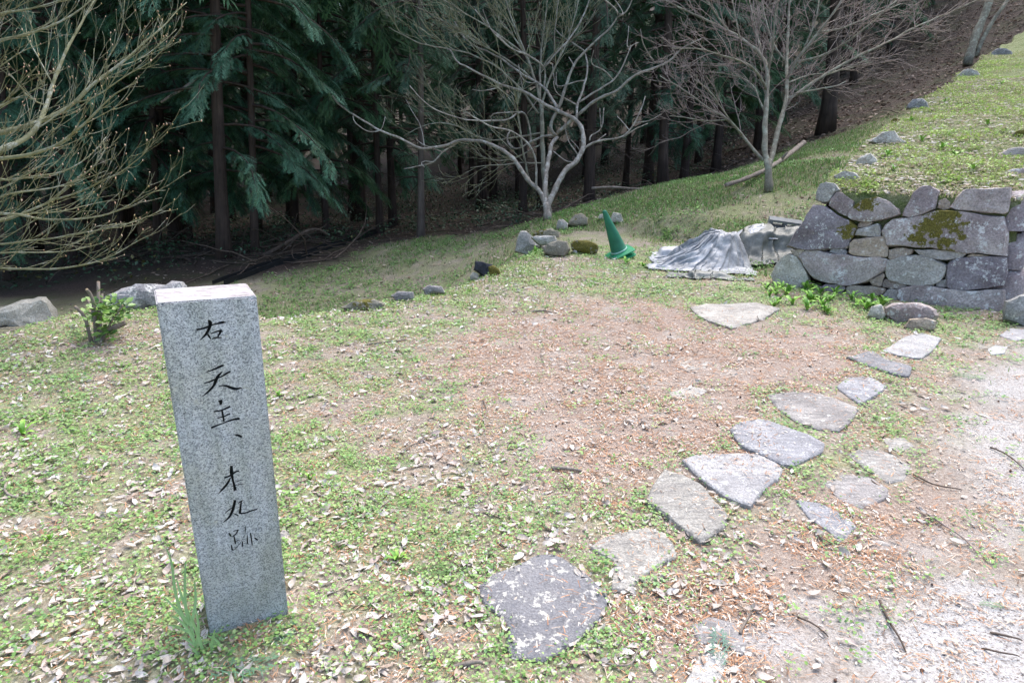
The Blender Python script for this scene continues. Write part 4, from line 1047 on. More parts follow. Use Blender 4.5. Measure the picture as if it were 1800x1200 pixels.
F = [(i * k8 + j, i * k8 + (j + 1) % k8, (i + 1) * k8 + (j + 1) % k8, (i + 1) * k8 + j) for i in range(n - 1) for j in range(k8)]
F += [tuple(range(k8 - 1, -1, -1)), tuple((n - 1) * k8 + j for j in range(k8))]
obj('drain_channel', mesh_np('drain', V - P[0], F, plain_mat('black_plastic', (.014, .015, .016), .5, .3, 10), False), None, P[0], 'black drain channel running along the edge of the wood', 'drain')
# ================================================================== BARE TREES (traced limbs + grown twigs)
def trace(branches, px_of, t0, spread, rs, seed, step=.09, wob=.012):
    """branches: list of (pixel polyline, radius at start, radius at end in photo px). Each starts at the depth of the limb it grows from."""
    rr = random.Random(seed); done = []; out = []
    for k, (pl, ra, rb) in enumerate(branches):
        px = np.array([px_of(*p) for p in pl], float)
        L = np.linalg.norm(np.diff(px, axis=0), axis=1).sum()
        d0 = 0.0
        if done:
            best = min(done, key=lambda q: (q[0] - px[0, 0]) ** 2 + (q[1] - px[0, 1]) ** 2)
            if (best[0] - px[0, 0]) ** 2 + (best[1] - px[0, 1]) ** 2 < 40 ** 2: d0 = best[2]
        d1 = d0 + rr.uniform(-1, 1) * spread * min(1, L / 250.0)
        q = smooth_line(np.c_[px, np.linspace(d0, d1, len(px))], 2)
        for a in q[::2]: done.append(tuple(a))
        P = np.array([at_t(u, v, t0 + d) for u, v, d in q]); P = resample(P, step)
        n = len(P)
        for i in range(n):
            P[i] += np.array(mnoise.noise_vector(Vector(P[i] * 4.0) + Vector((seed, k, 0)))) * wob * (i > 0)
        R = np.linspace(ra, rb, n) * rs * t0 / FPX * (1 + .1 * np.sin(np.arange(n) * 2.1 + k))
        out.append((P, R, L))
    return out
def grow(lines, n_per_m, depth, len0, ang, r0, seed, up=.15, droop=0, seg=5, outward=None, min_s=.25, rmin=.0018, decay=.55, jitter=.12, kids=4.0):
    rr = random.Random(seed); out = []
    def twig(p, d, L, r, lev):
        n = seg if lev < depth else max(3, seg - 1)
        pts = [p]; dd = d.copy()
        for i in range(n):
            dd = dd + np.array([rr.gauss(0, jitter), rr.gauss(0, jitter), rr.gauss(0, jitter) + up * .3 - droop * .1]); dd /= np.linalg.norm(dd)
            pts.append(pts[-1] + dd * L / n)
        pts = np.array(pts); out.append((pts, np.linspace(r, max(rmin, r * .45), n + 1), lev))
        if lev < depth:
            m = max(1, int(kids + rr.random()))
            for k in range(m):
                f = rr.uniform(.2, .98); i = min(n - 1, int(f * n)); q = pts[i] + (pts[i + 1] - pts[i]) * (f * n - i)
                base = pts[i + 1] - pts[i]; base /= np.linalg.norm(base)
                twig(q, turn(base, ang * rr.uniform(.6, 1.3)), L * decay * rr.uniform(.6, 1.2), max(rmin, r * .6), lev + 1)
    def turn(d, a):
        ax = np.array([rr.gauss(0, 1), rr.gauss(0, 1), rr.gauss(0, 1)]); ax -= d * np.dot(ax, d); ax /= np.linalg.norm(ax) + 1e-9
        return d * math.cos(a) + ax * math.sin(a)
    for P, R, L in lines:
        seglen = np.linalg.norm(np.diff(P, axis=0), axis=1).sum()
        m = int(seglen * n_per_m + rr.random())
        for k in range(m):
            f = min_s + (1 - min_s) * (k + rr.random()) / max(1, m); i = min(len(P) - 2, int(f * (len(P) - 1)))
            d = P[i + 1] - P[i]; d /= np.linalg.norm(d)
            dd = turn(d, ang * rr.uniform(.6, 1.3)); dd[2] += up; dd /= np.linalg.norm(dd)
            twig(P[i], dd, len0 * rr.uniform(.5, 1.3) * (1.15 - .5 * f), max(rmin, min(r0, R[i] * .6)), 1)
    return out
def bare_tree(name, label, base, lines, twigs, mat, twig_mat, cat='tree', group=None, trunk_n=1, sides=7, buds=None):
    t = empty(name, base, label, cat, group)
    obj('trunk', tube_mesh('trunk', [(P - base, R) for P, R, _ in lines[:trunk_n]], 10, mat), t)
    for P, R, L in lines[trunk_n:]:
        obj('limb', tube_mesh('limb', [(P - base, R)], sides, mat), t)
    if twigs:
        obj('twigs', twig_mesh('twigs', [(p - base, r) for p, r, _ in twigs], 3, twig_mat), t, kind='stuff')
    return t

# ---- pruned pale tree in the middle (magnolia-like)
c2 = lambda x, y: (600 + x / 3.0, y / 3.0)
MAG = [
 ([(1088,1160),(1085,1120),(1080,1070)], 10, 6.5),
 ([(1082,1100),(1070,1060),(1045,1000),(1000,970),(950,900),(915,840),(850,790),(780,755),(700,742),(625,738),(560,765),(470,785),(420,790),(330,735),(200,690),(110,630),(0,568),(-45,505)], 5.5, 1.6),
 ([(1085,1110),(1100,1050),(1150,960),(1180,890),(1240,855),(1270,800),(1280,760),(1275,690),(1240,630),(1150,590),(1080,555),(960,480),(860,455),(760,410),(650,345),(610,335),(580,270),(555,260)], 7, 1.5),
 ([(1082,1100),(1072,950),(1095,830),(1110,750),(1140,725)], 6, 4.5),
 ([(625,738),(600,765),(530,800),(490,855),(430,870),(330,890)], 2.4, 1.3),
 ([(530,800),(440,770),(400,740)], 1.6, 1.0), ([(490,855),(430,848),(415,868),(440,880)], 1.5, .9),
 ([(200,690),(140,700),(70,650),(62,612)], 1.6, .9), ([(440,775),(420,660),(380,600),(340,525)], 1.4, .9), ([(205,690),(220,650),(230,618)], 1.1, .8),
 ([(1150,590),(1110,520),(1070,460),(940,385),(880,335),(800,285),(680,235),(630,180),(600,115)], 3.6, 1.3),
 ([(1070,460),(1080,380),(1060,340),(980,290),(900,260),(840,220),(790,160),(745,50)], 2.4, 1.2),
 ([(1075,350),(1130,285),(1200,215),(1260,120),(1310,0),(1330,-60)], 2.3, 1.4), ([(1125,280),(1125,180),(1145,0)], 1.4, .9),
 ([(1050,435),(990,440),(950,420),(935,340)], 1.6, 1.0), ([(860,455),(820,465),(740,485),(690,470)], 1.7, 1.0), ([(830,460),(885,420),(840,370),(835,320)], 1.5, .9),
 ([(900,260),(850,210),(760,130),(705,50)], 1.6, .9), ([(960,480),(945,400),(935,345)], 1.3, .9),
 ([(1240,630),(1240,560),(1270,490),(1295,400),(1300,340),(1285,270),(1240,240),(1160,190),(1125,150)], 3.2, 1.2),
 ([(1290,425),(1220,435),(1140,465),(1120,430),(1115,340)], 1.7, 1.0), ([(1245,555),(1160,510),(1125,480),(1120,430)], 1.6, 1.0), ([(1140,465),(1130,420),(1132,380)], 1.1, .8),
 ([(1140,700),(1200,650),(1240,615),(1320,540),(1380,510),(1440,490),(1500,440),(1560,385),(1650,360),(1720,335),(1800,250),(1900,205)], 4.5, 1.7),
 ([(1250,540),(1350,480),(1430,430),(1480,360),(1510,290),(1530,240),(1565,225)], 2.6, 1.3), ([(1430,420),(1380,370),(1310,340),(1330,265)], 1.8, 1.0), ([(1645,318),(1600,270),(1578,155)], 1.5, 1.0), ([(1525,245),(1500,260),(1515,140)], 1.4, .9),
 ([(1130,715),(1100,690),(1105,640),(1150,560),(1180,480),(1210,380),(1240,320),(1310,245),(1400,170),(1460,90),(1450,50),(1390,0),(1360,-40)], 4.4, 1.4), ([(1460,90),(1500,70),(1535,0),(1550,-40)], 1.9, 1.2), ([(1465,75),(1500,78),(1440,0)], 1.3, .9),
 ([(1120,715),(1070,715),(1000,750),(915,795),(870,745),(880,700)], 3.0, 1.1), ([(1230,355),(1200,300)], 1.2, .8), ([(1280,270),(1320,260)], 1.2, .8),
 ([(1275,790),(1340,745),(1400,740),(1490,725),(1540,660),(1580,580),(1605,510)], 3.0, 1.2), ([(1520,690),(1490,650),(1455,615)], 1.5, .9), ([(1550,650),(1620,640),(1690,600)], 1.5, .9), ([(1490,722),(1560,670),(1615,655)], 1.5, .9), ([(1310,740),(1310,715),(1380,685),(1385,570)], 1.7, 1.0), ([(1340,750),(1395,710)], 1.2, 1.0),
 ([(1240,855),(1185,855),(1120,800)], 1.7, .9), ([(1250,825),(1190,730),(1180,650)], 1.7, 1.0), ([(1255,790),(1210,735)], 1.3, .9), ([(1370,690),(1365,570)], 1.4, 1.2),
 ([(1030,1000),(1030,850),(1000,760),(890,685),(800,675),(700,620),(670,595)], 3.0, 1.0), ([(1000,760),(985,640),(970,595),(935,590),(890,630),(800,640),(650,635),(540,600),(430,540),(360,450)], 2.6, 1.1), ([(795,640),(780,615),(800,600),(880,590),(940,592)], 1.5, 1.0), ([(890,688),(868,740),(905,775)], 1.4, .9), ([(980,600),(1030,535)], 1.3, .9),
]
mb = hit(962, 386, 9, 16)
mt_ = (mb - CAM)[1] / ray(962, 386)[1]
mag_lines = trace(MAG, c2, mt_, 1.6, .8, 5, .08, .018)
bare_tree('pruned_tree', 'bare pale tree with thick crooked pruned branches behind the rock cluster', mb, mag_lines, None, MAT['pale_bark'], MAT['pale_bark'], trunk_n=1, sides=6)

# ---- slender bare tree behind it, a veil of green twigs
BAK = [([(1100,1150),(1075,1000),(1062,850),(1060,700),(1050,540)], 6, 4.5),
 ([(1050,540),(1020,420),(980,300),(900,120),(850,-60)], 3.2, 1.4), ([(1050,540),(1045,380),(1060,200),(1090,0)], 3, 1.4), ([(1055,560),(1100,400),(1180,260),(1230,100),(1260,-50)], 2.6, 1.2),
 ([(1040,600),(960,480),(800,330),(600,260),(420,240),(250,140)], 2.6, .9), ([(1020,430),(900,330),(760,250),(560,120),(380,30)], 2.3, .9), ([(980,300),(800,160),(640,60),(480,-30)], 2, .9),
 ([(1000,340),(880,150),(760,20)], 2, .9), ([(1058,700),(960,720),(760,750),(600,650),(450,650),(330,720)], 2.2, .9), ([(1055,760),(900,850),(760,840),(690,780)], 1.8, .8), ([(1062,860),(900,860),(680,885)], 1.7, .7),
 ([(1045,380),(1130,260),(1250,190),(1340,60)], 2, .9), ([(1000,980),(960,830),(940,640),(900,500)], 2.6, 1.2)]
bb = hit(970, 381, 11, 22); bt = (bb - CAM)[1] / ray(970, 381)[1] + .9
bak = trace(BAK, c2, bt, 1.6, .8, 11, .14, .02); bb = bak[0][0][0]
bare_tree('slender_tree', 'slender leafless tree with a veil of fine greenish twigs behind the pruned tree', bb, bak, grow(bak[1:], 3.6, 3, 1.15, .55, .010, 21, up=.22, rmin=.0032, kids=3.2), MAT['maple_bark'], MAT['green_twig'])

# ---- maple on the right slope
c3 = lambda x, y: (1200 + x / 3.0, y / 3.0)
MAP = [([(455,1014),(453,950),(450,840)], 7.6, 5.6),
 ([(450,880),(432,800),(435,640),(445,480),(450,370),(420,290),(330,220),(240,160),(100,100),(0,50),(-120,-10)], 5.5, 1.2),
 ([(455,870),(470,820),(500,680),(545,560),(550,440),(545,330),(555,200),(565,0),(570,-80)], 5, 1.6),
 ([(550,420),(590,330),(650,250),(720,170),(800,60),(850,-20)], 3.4, 1.4), ([(560,520),(640,470),(720,410),(860,330),(1000,260),(1100,215),(1200,155),(1400,70),(1580,-10)], 3, 1.0),
 ([(425,845),(380,800),(320,720),(290,680),(240,630),(130,570),(0,470),(-120,400)], 3, .9), ([(240,630),(120,640),(0,620),(-70,610)], 1.5, .7), ([(450,370),(470,280),(480,150),(500,0)], 2.6, 1.1),
 ([(445,480),(400,380),(330,330),(200,290),(60,250),(-60,260)], 2.4, .8), ([(300,200),(280,100),(260,-20)], 2, 1), ([(420,290),(380,160),(350,0)], 2.2, 1), ([(240,160),(150,40),(100,-40)], 1.8, .9),
 ([(575,500),(700,470),(800,460),(860,430)], 1.9, .8), ([(600,330),(760,290),(900,200),(1000,120),(1130,0)], 2.2, .9), ([(720,170),(850,150),(1000,80),(1150,20)], 1.9, .8), ([(545,330),(480,240),(440,120),(420,0)], 2, 1),
 ([(640,260),(700,120),(720,0)], 1.9, 1), ([(435,600),(400,520),(380,450),(300,400),(150,380)], 1.9, .8), ([(320,720),(220,600),(150,480),(60,420)], 1.5, .7), ([(720,410),(860,360),(1010,300)], 1.6, .7), ([(550,440),(640,400),(800,380),(1000,330)], 1.5, .7)]
pb = hit(1352, 337, 7, 14); pt_ = (pb - CAM)[1] / ray(1352, 337)[1]
mapl = trace(MAP, c3, pt_, 1.4, 1, 17, .12, .015)
bare_tree('maple_tree', 'bare forked maple with spreading fine twigs on the grass slope', pb, mapl, grow(mapl[1:], 5.5, 3, .85, .6, .008, 31, up=.1, rmin=.0022, kids=3.4), MAT['maple_bark'], MAT['twig_red'])

# ---- tree at the left whose branches reach into the view
c1 = lambda x, y: (x / 3.0, y / 3.0)
LEF = [([(-900,2000),(-760,1200),(-620,900),(-560,600)], 42, 26),
 ([(-620,1000),(-300,900),(0,800),(100,750),(190,680),(250,560),(275,440),(340,280),(410,150),(500,0),(540,-60)], 12, 1.9),
 ([(-600,880),(-300,770),(0,700),(150,665),(260,620),(400,540),(500,440),(620,350),(760,230),(870,130),(930,60),(985,15)], 11, 1.1),
 ([(-620,960),(-200,870),(0,838),(150,820),(300,770),(380,705),(480,630),(560,540),(620,490),(720,430)], 9, 1.0),
 ([(-560,600),(-200,300),(0,210),(130,185),(250,150),(370,95),(440,45),(500,-20)], 9, 1.8), ([(-560,600),(-300,200),(-100,90),(0,70),(200,45),(330,0)], 8, 1.5),
 ([(-600,1000),(-250,1180),(0,1180),(200,1090),(300,1050),(350,970),(480,900),(560,800),(548,740)], 7, 1.0), ([(300,1050),(480,990),(650,900),(750,830),(800,740)], 3, .8),
 ([(-640,1100),(-200,1130),(0,1120),(250,1160),(500,1150),(640,1110),(780,1010),(870,1005)], 6, .7), ([(-680,1200),(-200,1410),(0,1410),(200,1420),(400,1415),(580,1360),(700,1280),(780,1240)], 6, .8),
 ([(-600,1100),(-200,1280),(0,1290),(250,1260),(420,1230),(600,1200),(740,1160)], 5, .7), ([(-560,700),(-200,500),(0,350),(100,280),(200,240)], 5, 1.0), ([(-580,800),(-200,640),(0,560),(120,500),(250,450)], 5, 1.0),
 ([(250,560),(150,520),(60,400)], 2.4, 1.1), ([(-200,870),(0,960),(200,930),(360,910),(480,820),(560,720)], 4, .9), ([(0,1040),(180,1000),(330,985),(560,900)], 3, .8), ([(-300,1000),(0,1010),(180,900),(300,800)], 3, .8),
 ([(275,440),(200,300),(140,190),(135,130)], 2.6, 1.0), ([(500,440),(560,330),(640,180),(655,0)], 2.2, 1.0), ([(400,540),(500,520),(640,410),(760,350),(880,250),(910,190)], 2.4, .8),
 ([(620,350),(700,330),(820,260),(930,150)], 1.8, .8), ([(190,680),(380,560),(480,420),(500,260)], 2.4, .9), ([(-100,1180),(100,1130),(300,1120),(460,1080),(600,1050)], 3, .7), ([(-200,1350),(100,1330),(330,1330),(520,1290)], 3, .7)]
lb_t = 4.3
lef = trace(LEF, c1, lb_t, 1.0, .66, 23, .07, .01)
lbase = np.array([lef[0][0][0][0], lef[0][0][0][1], 0]); lbase[2] = gz(lbase[0], lbase[1])
lef[0] = (np.vstack([lbase - [0, 0, .1], lef[0][0][1:]]), np.r_[lef[0][1][0] * 1.15, lef[0][1][1:]], lef[0][2])
ltw = grow(lef[1:], 7.5, 2, .42, .45, .0038, 41, up=.22, rmin=.0013, kids=3.0, jitter=.07)
left_tree = bare_tree('budding_tree', 'leafless budding tree whose yellow green branches enter at the left edge', lbase, lef, ltw, MAT['green_twig'], MAT['green_twig'])
BUD_V = np.array([(1, 0, 0), (-1, 0, 0), (0, 1, 0), (0, -1, 0), (0, 0, 1.9), (0, 0, -1.6)]) * .0048
BUD_F = np.array([(0, 2, 4), (2, 1, 4), (1, 3, 4), (3, 0, 4), (2, 0, 5), (1, 2, 5), (3, 1, 5), (0, 3, 5)])
tips = np.array([p[-1] for p, r, l in ltw if l >= 1]); tips = tips[tips[:, 0] > -4]; tips = tips[::2]
MAT['bud'] = tint_mat('bud', .6, .3, 0, .1)
nb = len(tips); bc = np.array([(.5, .3, .2), (.58, .42, .3), (.4, .3, .14)])[rng.integers(0, 3, nb)]
obj('buds', scatter('buds', BUD_V, BUD_F, tips - lbase, rot_x(rng.normal(0, .4, nb)), rng.uniform(.6, 1.2, nb), MAT['bud'], bc, True), left_tree, kind='stuff')

# ---- pair of leaning trunks at the upper right
DBL = [([(1500,345),(1540,200),(1600,60),(1640,-60),(1700,-400)], 7.5, 4), ([(1545,300),(1580,210),(1640,100),(1720,0),(1800,-150)], 4, 2.4)]
db_ = hit(1702, 116, 12, 40); dt_ = (db_ - CAM)[1] / ray(1702, 116)[1]
dbl = trace(DBL, c3, dt_, .8, 1, 29, .3, .02)
bare_tree('leaning_tree', 'leaning double trunk on the leaf strewn hillside at the upper right', dbl[0][0][0], dbl, None, MAT['maple_bark'], MAT['maple_bark'])
# ================================================================== THE WOOD
MAT['needles'] = tint_mat('cypress_spray', .6, .3, .18, .3, 9)
MAT['under_leaf'] = tint_mat('undergrowth_leaf', .45, .4, .1, .25, 6)
def spray_template(seed, nb=13):
    """flat cypress spray with drooping finger tips, unit length along +X."""
    r = random.Random(seed); V, F = [], []
    def kite(p, d, L, w, droop):
        d = d / np.linalg.norm(d); s = np.array([-d[1], d[0], 0]); i = len(V)
        V.extend([p, p + d * L * .5 + s * w - [0, 0, droop * .25], p + d * L - [0, 0, droop], p + d * L * .5 - s * w - [0, 0, droop * .25]]); F.append((i, i + 1, i + 2, i + 3))
    ax = lambda x: np.array([x, .04 * math.sin(x * 4 + seed), .1 * x - .34 * x * x])
    kite(ax(0), ax(1) - ax(0), .98, .012, .03)
    for k in range(nb):
        x = .06 + .9 * k / (nb - 1); side = 1 if k % 2 else -1
        L = (.5 * math.sin(.5 + 2.1 * x) * (1 - .35 * x) + .04) * r.uniform(.75, 1.2); a = side * r.uniform(.5, .85)
        d = np.array([math.cos(a), math.sin(a), -.1]); p = ax(x)
        kite(p, d, L, .017, L * .3)
        for f, sides in ((.3, (side,)), (.5, (-side,)), (.7, (side, -side))):
            for s2 in sides:
                a2 = a + s2 * r.uniform(.45, .75); d2 = np.array([math.cos(a2), math.sin(a2), -.15])
                kite(p + d * L * f - [0, 0, L * .3 * f * .5], d2, L * r.uniform(.34, .55) * (1.15 - f * .4), .0145, L * .16)
    return np.array(V), np.array(F)
TIP = np.tile([.65, .95, 1.4, .95], 400)                     # young tips of the sprays are paler
SPR = [spray_template(s) for s in range(4)]
def basis(d, roll):
    d = d / np.linalg.norm(d, axis=1)[:, None]
    up = np.tile([0, 0, 1.0], (len(d), 1)); y = np.cross(up, d); y /= np.linalg.norm(y, axis=1)[:, None] + 1e-9; z = np.cross(d, y)
    R = np.stack([d, y, z], -1); return mm(R, rot_x(roll))
def conifer(seed, H, z0, zdense, lmax, per_branch, step, r0, dead=0, hue=0, bright=1.0):
    g = np.random.default_rng(seed)
    nz = 16; zz = np.linspace(-.3, H, nz)
    T = np.c_[.05 * np.sin(zz * .7 + seed), .05 * np.cos(zz * .5 + seed), zz]
    R = r0 * (1 - zz / H * .93); R[0] *= 1.5; R[1] *= 1.08
    trunk = tube_mesh('trunk', [(T, R)], 9, MAT['cedar_bark'])
    lines, pos, dirs, scl = [], [], [], []
    z = z0
    while z < H * .97:
        dense = z < zdense
        az = g.uniform(0, 6.283); f = (z - z0) / (H - z0)
        L = lmax * (1 - f) ** .75 * g.uniform(.65, 1.15) + .3
        if z < z0 + 1.2: L *= .8
        n = 7; p = np.array([0, 0, z]); d = np.array([math.cos(az), math.sin(az), g.uniform(.0, .35)])
        pts = [p]
        for i in range(n):
            d = d + np.array([g.normal(0, .1), g.normal(0, .1), -.14]); d /= np.linalg.norm(d); pts.append(pts[-1] + d * L / n)
        pts = np.array(pts); lines.append((pts, np.linspace(.018 + .006 * L, .004, n + 1)))
        m = int(per_branch * (1.4 if dense else .3) * (L / lmax + .3)) + 1
        for k in range(m):
            q = .22 + .78 * (k + g.random()) / m; i = min(n - 1, int(q * n)); c = pts[i] + (pts[i + 1] - pts[i]) * (q * n - i)
            bd = pts[i + 1] - pts[i]; bd /= np.linalg.norm(bd); a = g.choice([-1, 1]) * g.uniform(.1, 1.2) * (1.1 - q * .6)
            dd = np.array([bd[0] * math.cos(a) - bd[1] * math.sin(a), bd[0] * math.sin(a) + bd[1] * math.cos(a), bd[2] * .7 - g.uniform(-.05, .22)])
            pos.append(c); dirs.append(dd); scl.append(g.uniform(.2, .42) * (1 if dense else 4.2))
        z += step * g.uniform(.6, 1.4) * (1 if dense else 2.4)
    for k in range(dead):
        zc = g.uniform(1.0, z0 + 1.5); az = g.uniform(0, 6.28); L = g.uniform(.4, 1.6); p = np.array([0, 0, zc]); d = np.array([math.cos(az), math.sin(az), .1]); pts = [p]
        for i in range(5): d = d + g.normal(0, .14, 3) - [0, 0, .05]; d /= np.linalg.norm(d); pts.append(pts[-1] + d * L / 5)
        lines.append((np.array(pts), np.linspace(.012, .003, 6)))
    pos, dirs, scl = np.array(pos), np.array(dirs), np.array(scl); N = len(pos)
    roll = g.normal(0, .28, N); Rm = basis(dirs, roll)
    pal = np.array([(.022, .064, .038), (.032, .086, .05), (.045, .11, .065), (.024, .06, .026), (.075, .15, .095)])
    col = bright * pal[g.integers(0, 5, N)] * g.uniform(.75, 1.25, (N, 1)) * (np.array([1.15, 1.0, .75]) if hue else np.array([1, 1, 1]))
    pick = g.integers(0, 4, N); VV, FF, CC, off = [], [], [], 0
    for t in range(4):
        w = pick == t
        if not w.any(): continue
        TV, TF = SPR[t]; k = len(TV)
        P = np.einsum('nij,nkj->nki', Rm[w], TV[None] * scl[w][:, None, None]) + pos[w][:, None]
        VV.append(P.reshape(-1, 3)); FF.append((TF[None] + (np.arange(w.sum()) * k)[:, None, None]).reshape(-1, 4) + off); CC.append((col[w][:, None, :] * TIP[:k][None, :, None]).reshape(-1, 3)); off += len(VV[-1])
    crown = mesh_np('crown', np.concatenate(VV), np.concatenate(FF), MAT['needles'], False, np.concatenate(CC))
    br = twig_mesh('branches', lines, 4, MAT['cedar_bark'])
    return trunk, br, crown
KIND = [conifer(1, 13, 1.9, 6.5, 2.3, 15, .15, .13, 0, 0, 1.7), conifer(2, 12, 1.6, 6.5, 2.5, 15, .15, .12, 0, 0, 1.6), conifer(3, 15, 2.8, 7.5, 2.4, 11, .2, .16, 40),
        conifer(4, 15, 3.6, 8, 2.2, 9, .24, .14, 45), conifer(5, 14, 2.7, 7, 2.3, 11, .21, .11, 40), conifer(6, 11, 1.3, 5.5, 2.0, 15, .15, .10, 0, 1, 1.8)]
def plant_conifer(x, y, kind, label, group, sc=1.0, rz=None, lean=(0, 0), rad=None):
    z = gz(x, y)
    t = empty('conifer', (x, y, z), label, 'conifer', group)
    for nm, me in zip(('trunk', 'branches', 'crown'), KIND[kind]):
        o = obj(nm, me, t)
        if nm == 'trunk' and rad: o.scale = (rad, rad, 1)
        if nm == 'branches': o['kind'] = 'stuff'
    t.rotation_mode = 'ZYX'; t.scale = (sc, sc, sc); t.rotation_euler = (lean[0], lean[1], random.uniform(0, 6.28) if rz is None else rz)
    return t
FG = 'conifers along the edge of the wood'
placed = []
def front(u, v, kind, wpx, label, t=None, lean=.05, sc=1.0):
    p = hit(u, v, 6, 45) if t is None else at_t(u, v, t)
    tt = (p[1]) / ray(u, v)[1]
    rad = (wpx * .5 * tt / FPX) / {0: .13, 1: .12, 2: .16, 3: .14, 4: .11, 5: .10}[kind] / sc
    t_ = plant_conifer(p[0], p[1], kind, label, FG, sc, None, (0, lean), rad); placed.append((p[0], p[1])); return t_
front(275, 441, 1, 13, 'slim conifer at the far left of the wood, just right of the budding twigs', None, .14)
front(392, 452, 0, 23, 'stout conifer left of the marker with low bright drooping sprays', None, .11)
front(445, 443, 1, 14, 'straight slim conifer trunk just right of the stout low branched one', None, .10)
front(634, 388, 2, 24, 'thick reddish conifer trunk between the drain and the stout conifer', None, .06)
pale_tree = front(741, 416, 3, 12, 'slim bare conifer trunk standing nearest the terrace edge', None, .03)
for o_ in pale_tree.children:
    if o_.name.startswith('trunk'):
        o_.material_slots[0].link = 'OBJECT'; o_.material_slots[0].material = MAT['lit_pale_cedar']
front(830, 349, 4, 10, 'first of three thin trunks left of the pruned tree', None, .02)
front(868, 349, 3, 12, 'second of three thin trunks left of the pruned tree', None, .01)
front(910, 348, 4, 10, 'third of three thin trunks, just left of the pruned tree', None, 0)
front(1037, 372, 2, 17, 'straight conifer trunk with flared roots just right of the pruned tree', 15.5, 0)
front(1100, 330, 4, 10, 'thin conifer trunk between flared trunk and bright green sprays', None, -.01)
front(1141, 328, 0, 18, 'conifer with bright green sprays left of the maple', None, -.02)
front(1262, 300, 5, 15, 'dense conifer right behind the maple crown', 19, -.03)
front(1330, 262, 1, 15, 'conifer hidden behind the fork of the maple', 20, -.03)
front(1447, 235, 3, 26, 'dark conifer trunk with spread roots right of the maple', None, -.03)
front(330, 415, 5, 10, 'young low branched conifer between slim and stout ones', 17, .1)
front(520, 400, 1, 14, 'broad conifer with drooping sprays above the drain', 17.5, .08)
front(690, 385, 0, 14, 'conifer with dark sprays left of the nearest slim trunk', 19, .03)
front(665, 390, 0, 12, 'leafy conifer between the thick reddish trunk and the nearest slim one', 17, .04)
front(570, 395, 5, 12, 'leafy conifer left of the thick reddish trunk', 16.5, .06)
front(1205, 315, 1, 14, 'leafy conifer between bright green sprays and the maple', 18.5, -.02)
front(120, 470, 0, 18, 'conifer behind the budding branches at the left', 13.5, .14)
front(20, 480, 1, 18, 'conifer at the left edge behind the budding branches', 12.5, .16)
front(1560, 120, 5, 12, 'small conifer on the leaf strewn hillside left of the leaning trunks', 27, -.03)
g = np.random.default_rng(99)
deep = 'dark conifer standing deep in the shaded wood'
cnt = 0
for yy in np.arange(17.5, 40, 2.9):
    for xx in np.arange(-34, 40, 2.9):
        x, y = xx + g.uniform(-1.1, 1.1), yy + g.uniform(-1.1, 1.1)
        if x > 5.5 and y < 20 + (x - 5.5) * .8: continue
        if abs(x) > y * .95 + 2: continue
        if min(math.hypot(x - a, y - b) for a, b in placed) < 1.7: continue
        kind = int(g.choice([0, 1, 1, 2, 4, 5, 4])) if y < 26 else int(g.choice([0, 1, 1, 5, 2]))
        plant_conifer(x, y, kind, deep, 'conifers deep in the wood', g.uniform(.85, 1.15), None, (g.normal(0, .02), float(np.clip(-x / y, -.8, .8)) * .22)); placed.append((x, y)); cnt += 1
for x, y in [(-12, 9), (-14, 13), (-11.5, 12.5), (-10, 15), (-13.5, 6), (-16, 9.5), (-8.5, 16.5), (-7, 18), (-11, 3), (-12.5, 17), (-17, 14), (-19, 6), (-9.5, 19), (-15, 18), (-20, 11), (-13, 0), (-16.5, 3)]:
    plant_conifer(x, y, int(g.choice([0, 1, 2])), deep, 'conifers deep in the wood', g.uniform(.9, 1.15), None, (0, .05)); placed.append((x, y))
print('conifers', len(placed))

# ---- undergrowth on the wood floor (nobody could count it)
QL = np.array([(0, 0, 0), (.5, .28, .06), (1, 0, -.1), (.5, -.28, .06)]); QF = np.array([(0, 1, 2, 3)])
g = np.random.default_rng(5)
N = 2600; x = g.uniform(-18, 13, N); y = g.uniform(9, 32, N)
keep = (forest_amt(x, y - 1.2) > .6) & (fbm(x * .5, y * .5, 3, 3, 7) > .46) & (np.abs(x) < y * .95)
keep &= ~((x > 5) & (y < 20 + (x - 5)))
x, y = x[keep], y[keep]; z = ground_z(x, y); hh = g.uniform(.15, .6, len(x)) * (.6 + fbm(x * .4, y * .4, 1, 2, 3))
K = 20; n = len(x)
px = np.repeat(x, K) + g.normal(0, .17, n * K); py = np.repeat(y, K) + g.normal(0, .17, n * K); pz = np.repeat(z, K) + g.uniform(.03, 1, n * K) * np.repeat(hh, K)
m = n * K
col = np.array([(.03, .075, .035), (.045, .1, .05), (.06, .12, .06), (.1, .1, .03)])[np.repeat(g.choice(4, n, p=[.35, .3, .25, .1]), K)] * g.uniform(.7, 1.3, (m, 1))
obj('undergrowth', scatter('undergrowth', QL, QF, np.c_[px, py, pz], mm(rot_z(g.uniform(0, 6.28, m)), rot_y(g.normal(0.1, .5, m)), rot_x(g.normal(0, .4, m))), g.uniform(.05, .11, m), MAT['under_leaf'], col), None, None, 'low dark leafy undergrowth covering the floor of the wood', 'undergrowth', None, 'stuff')
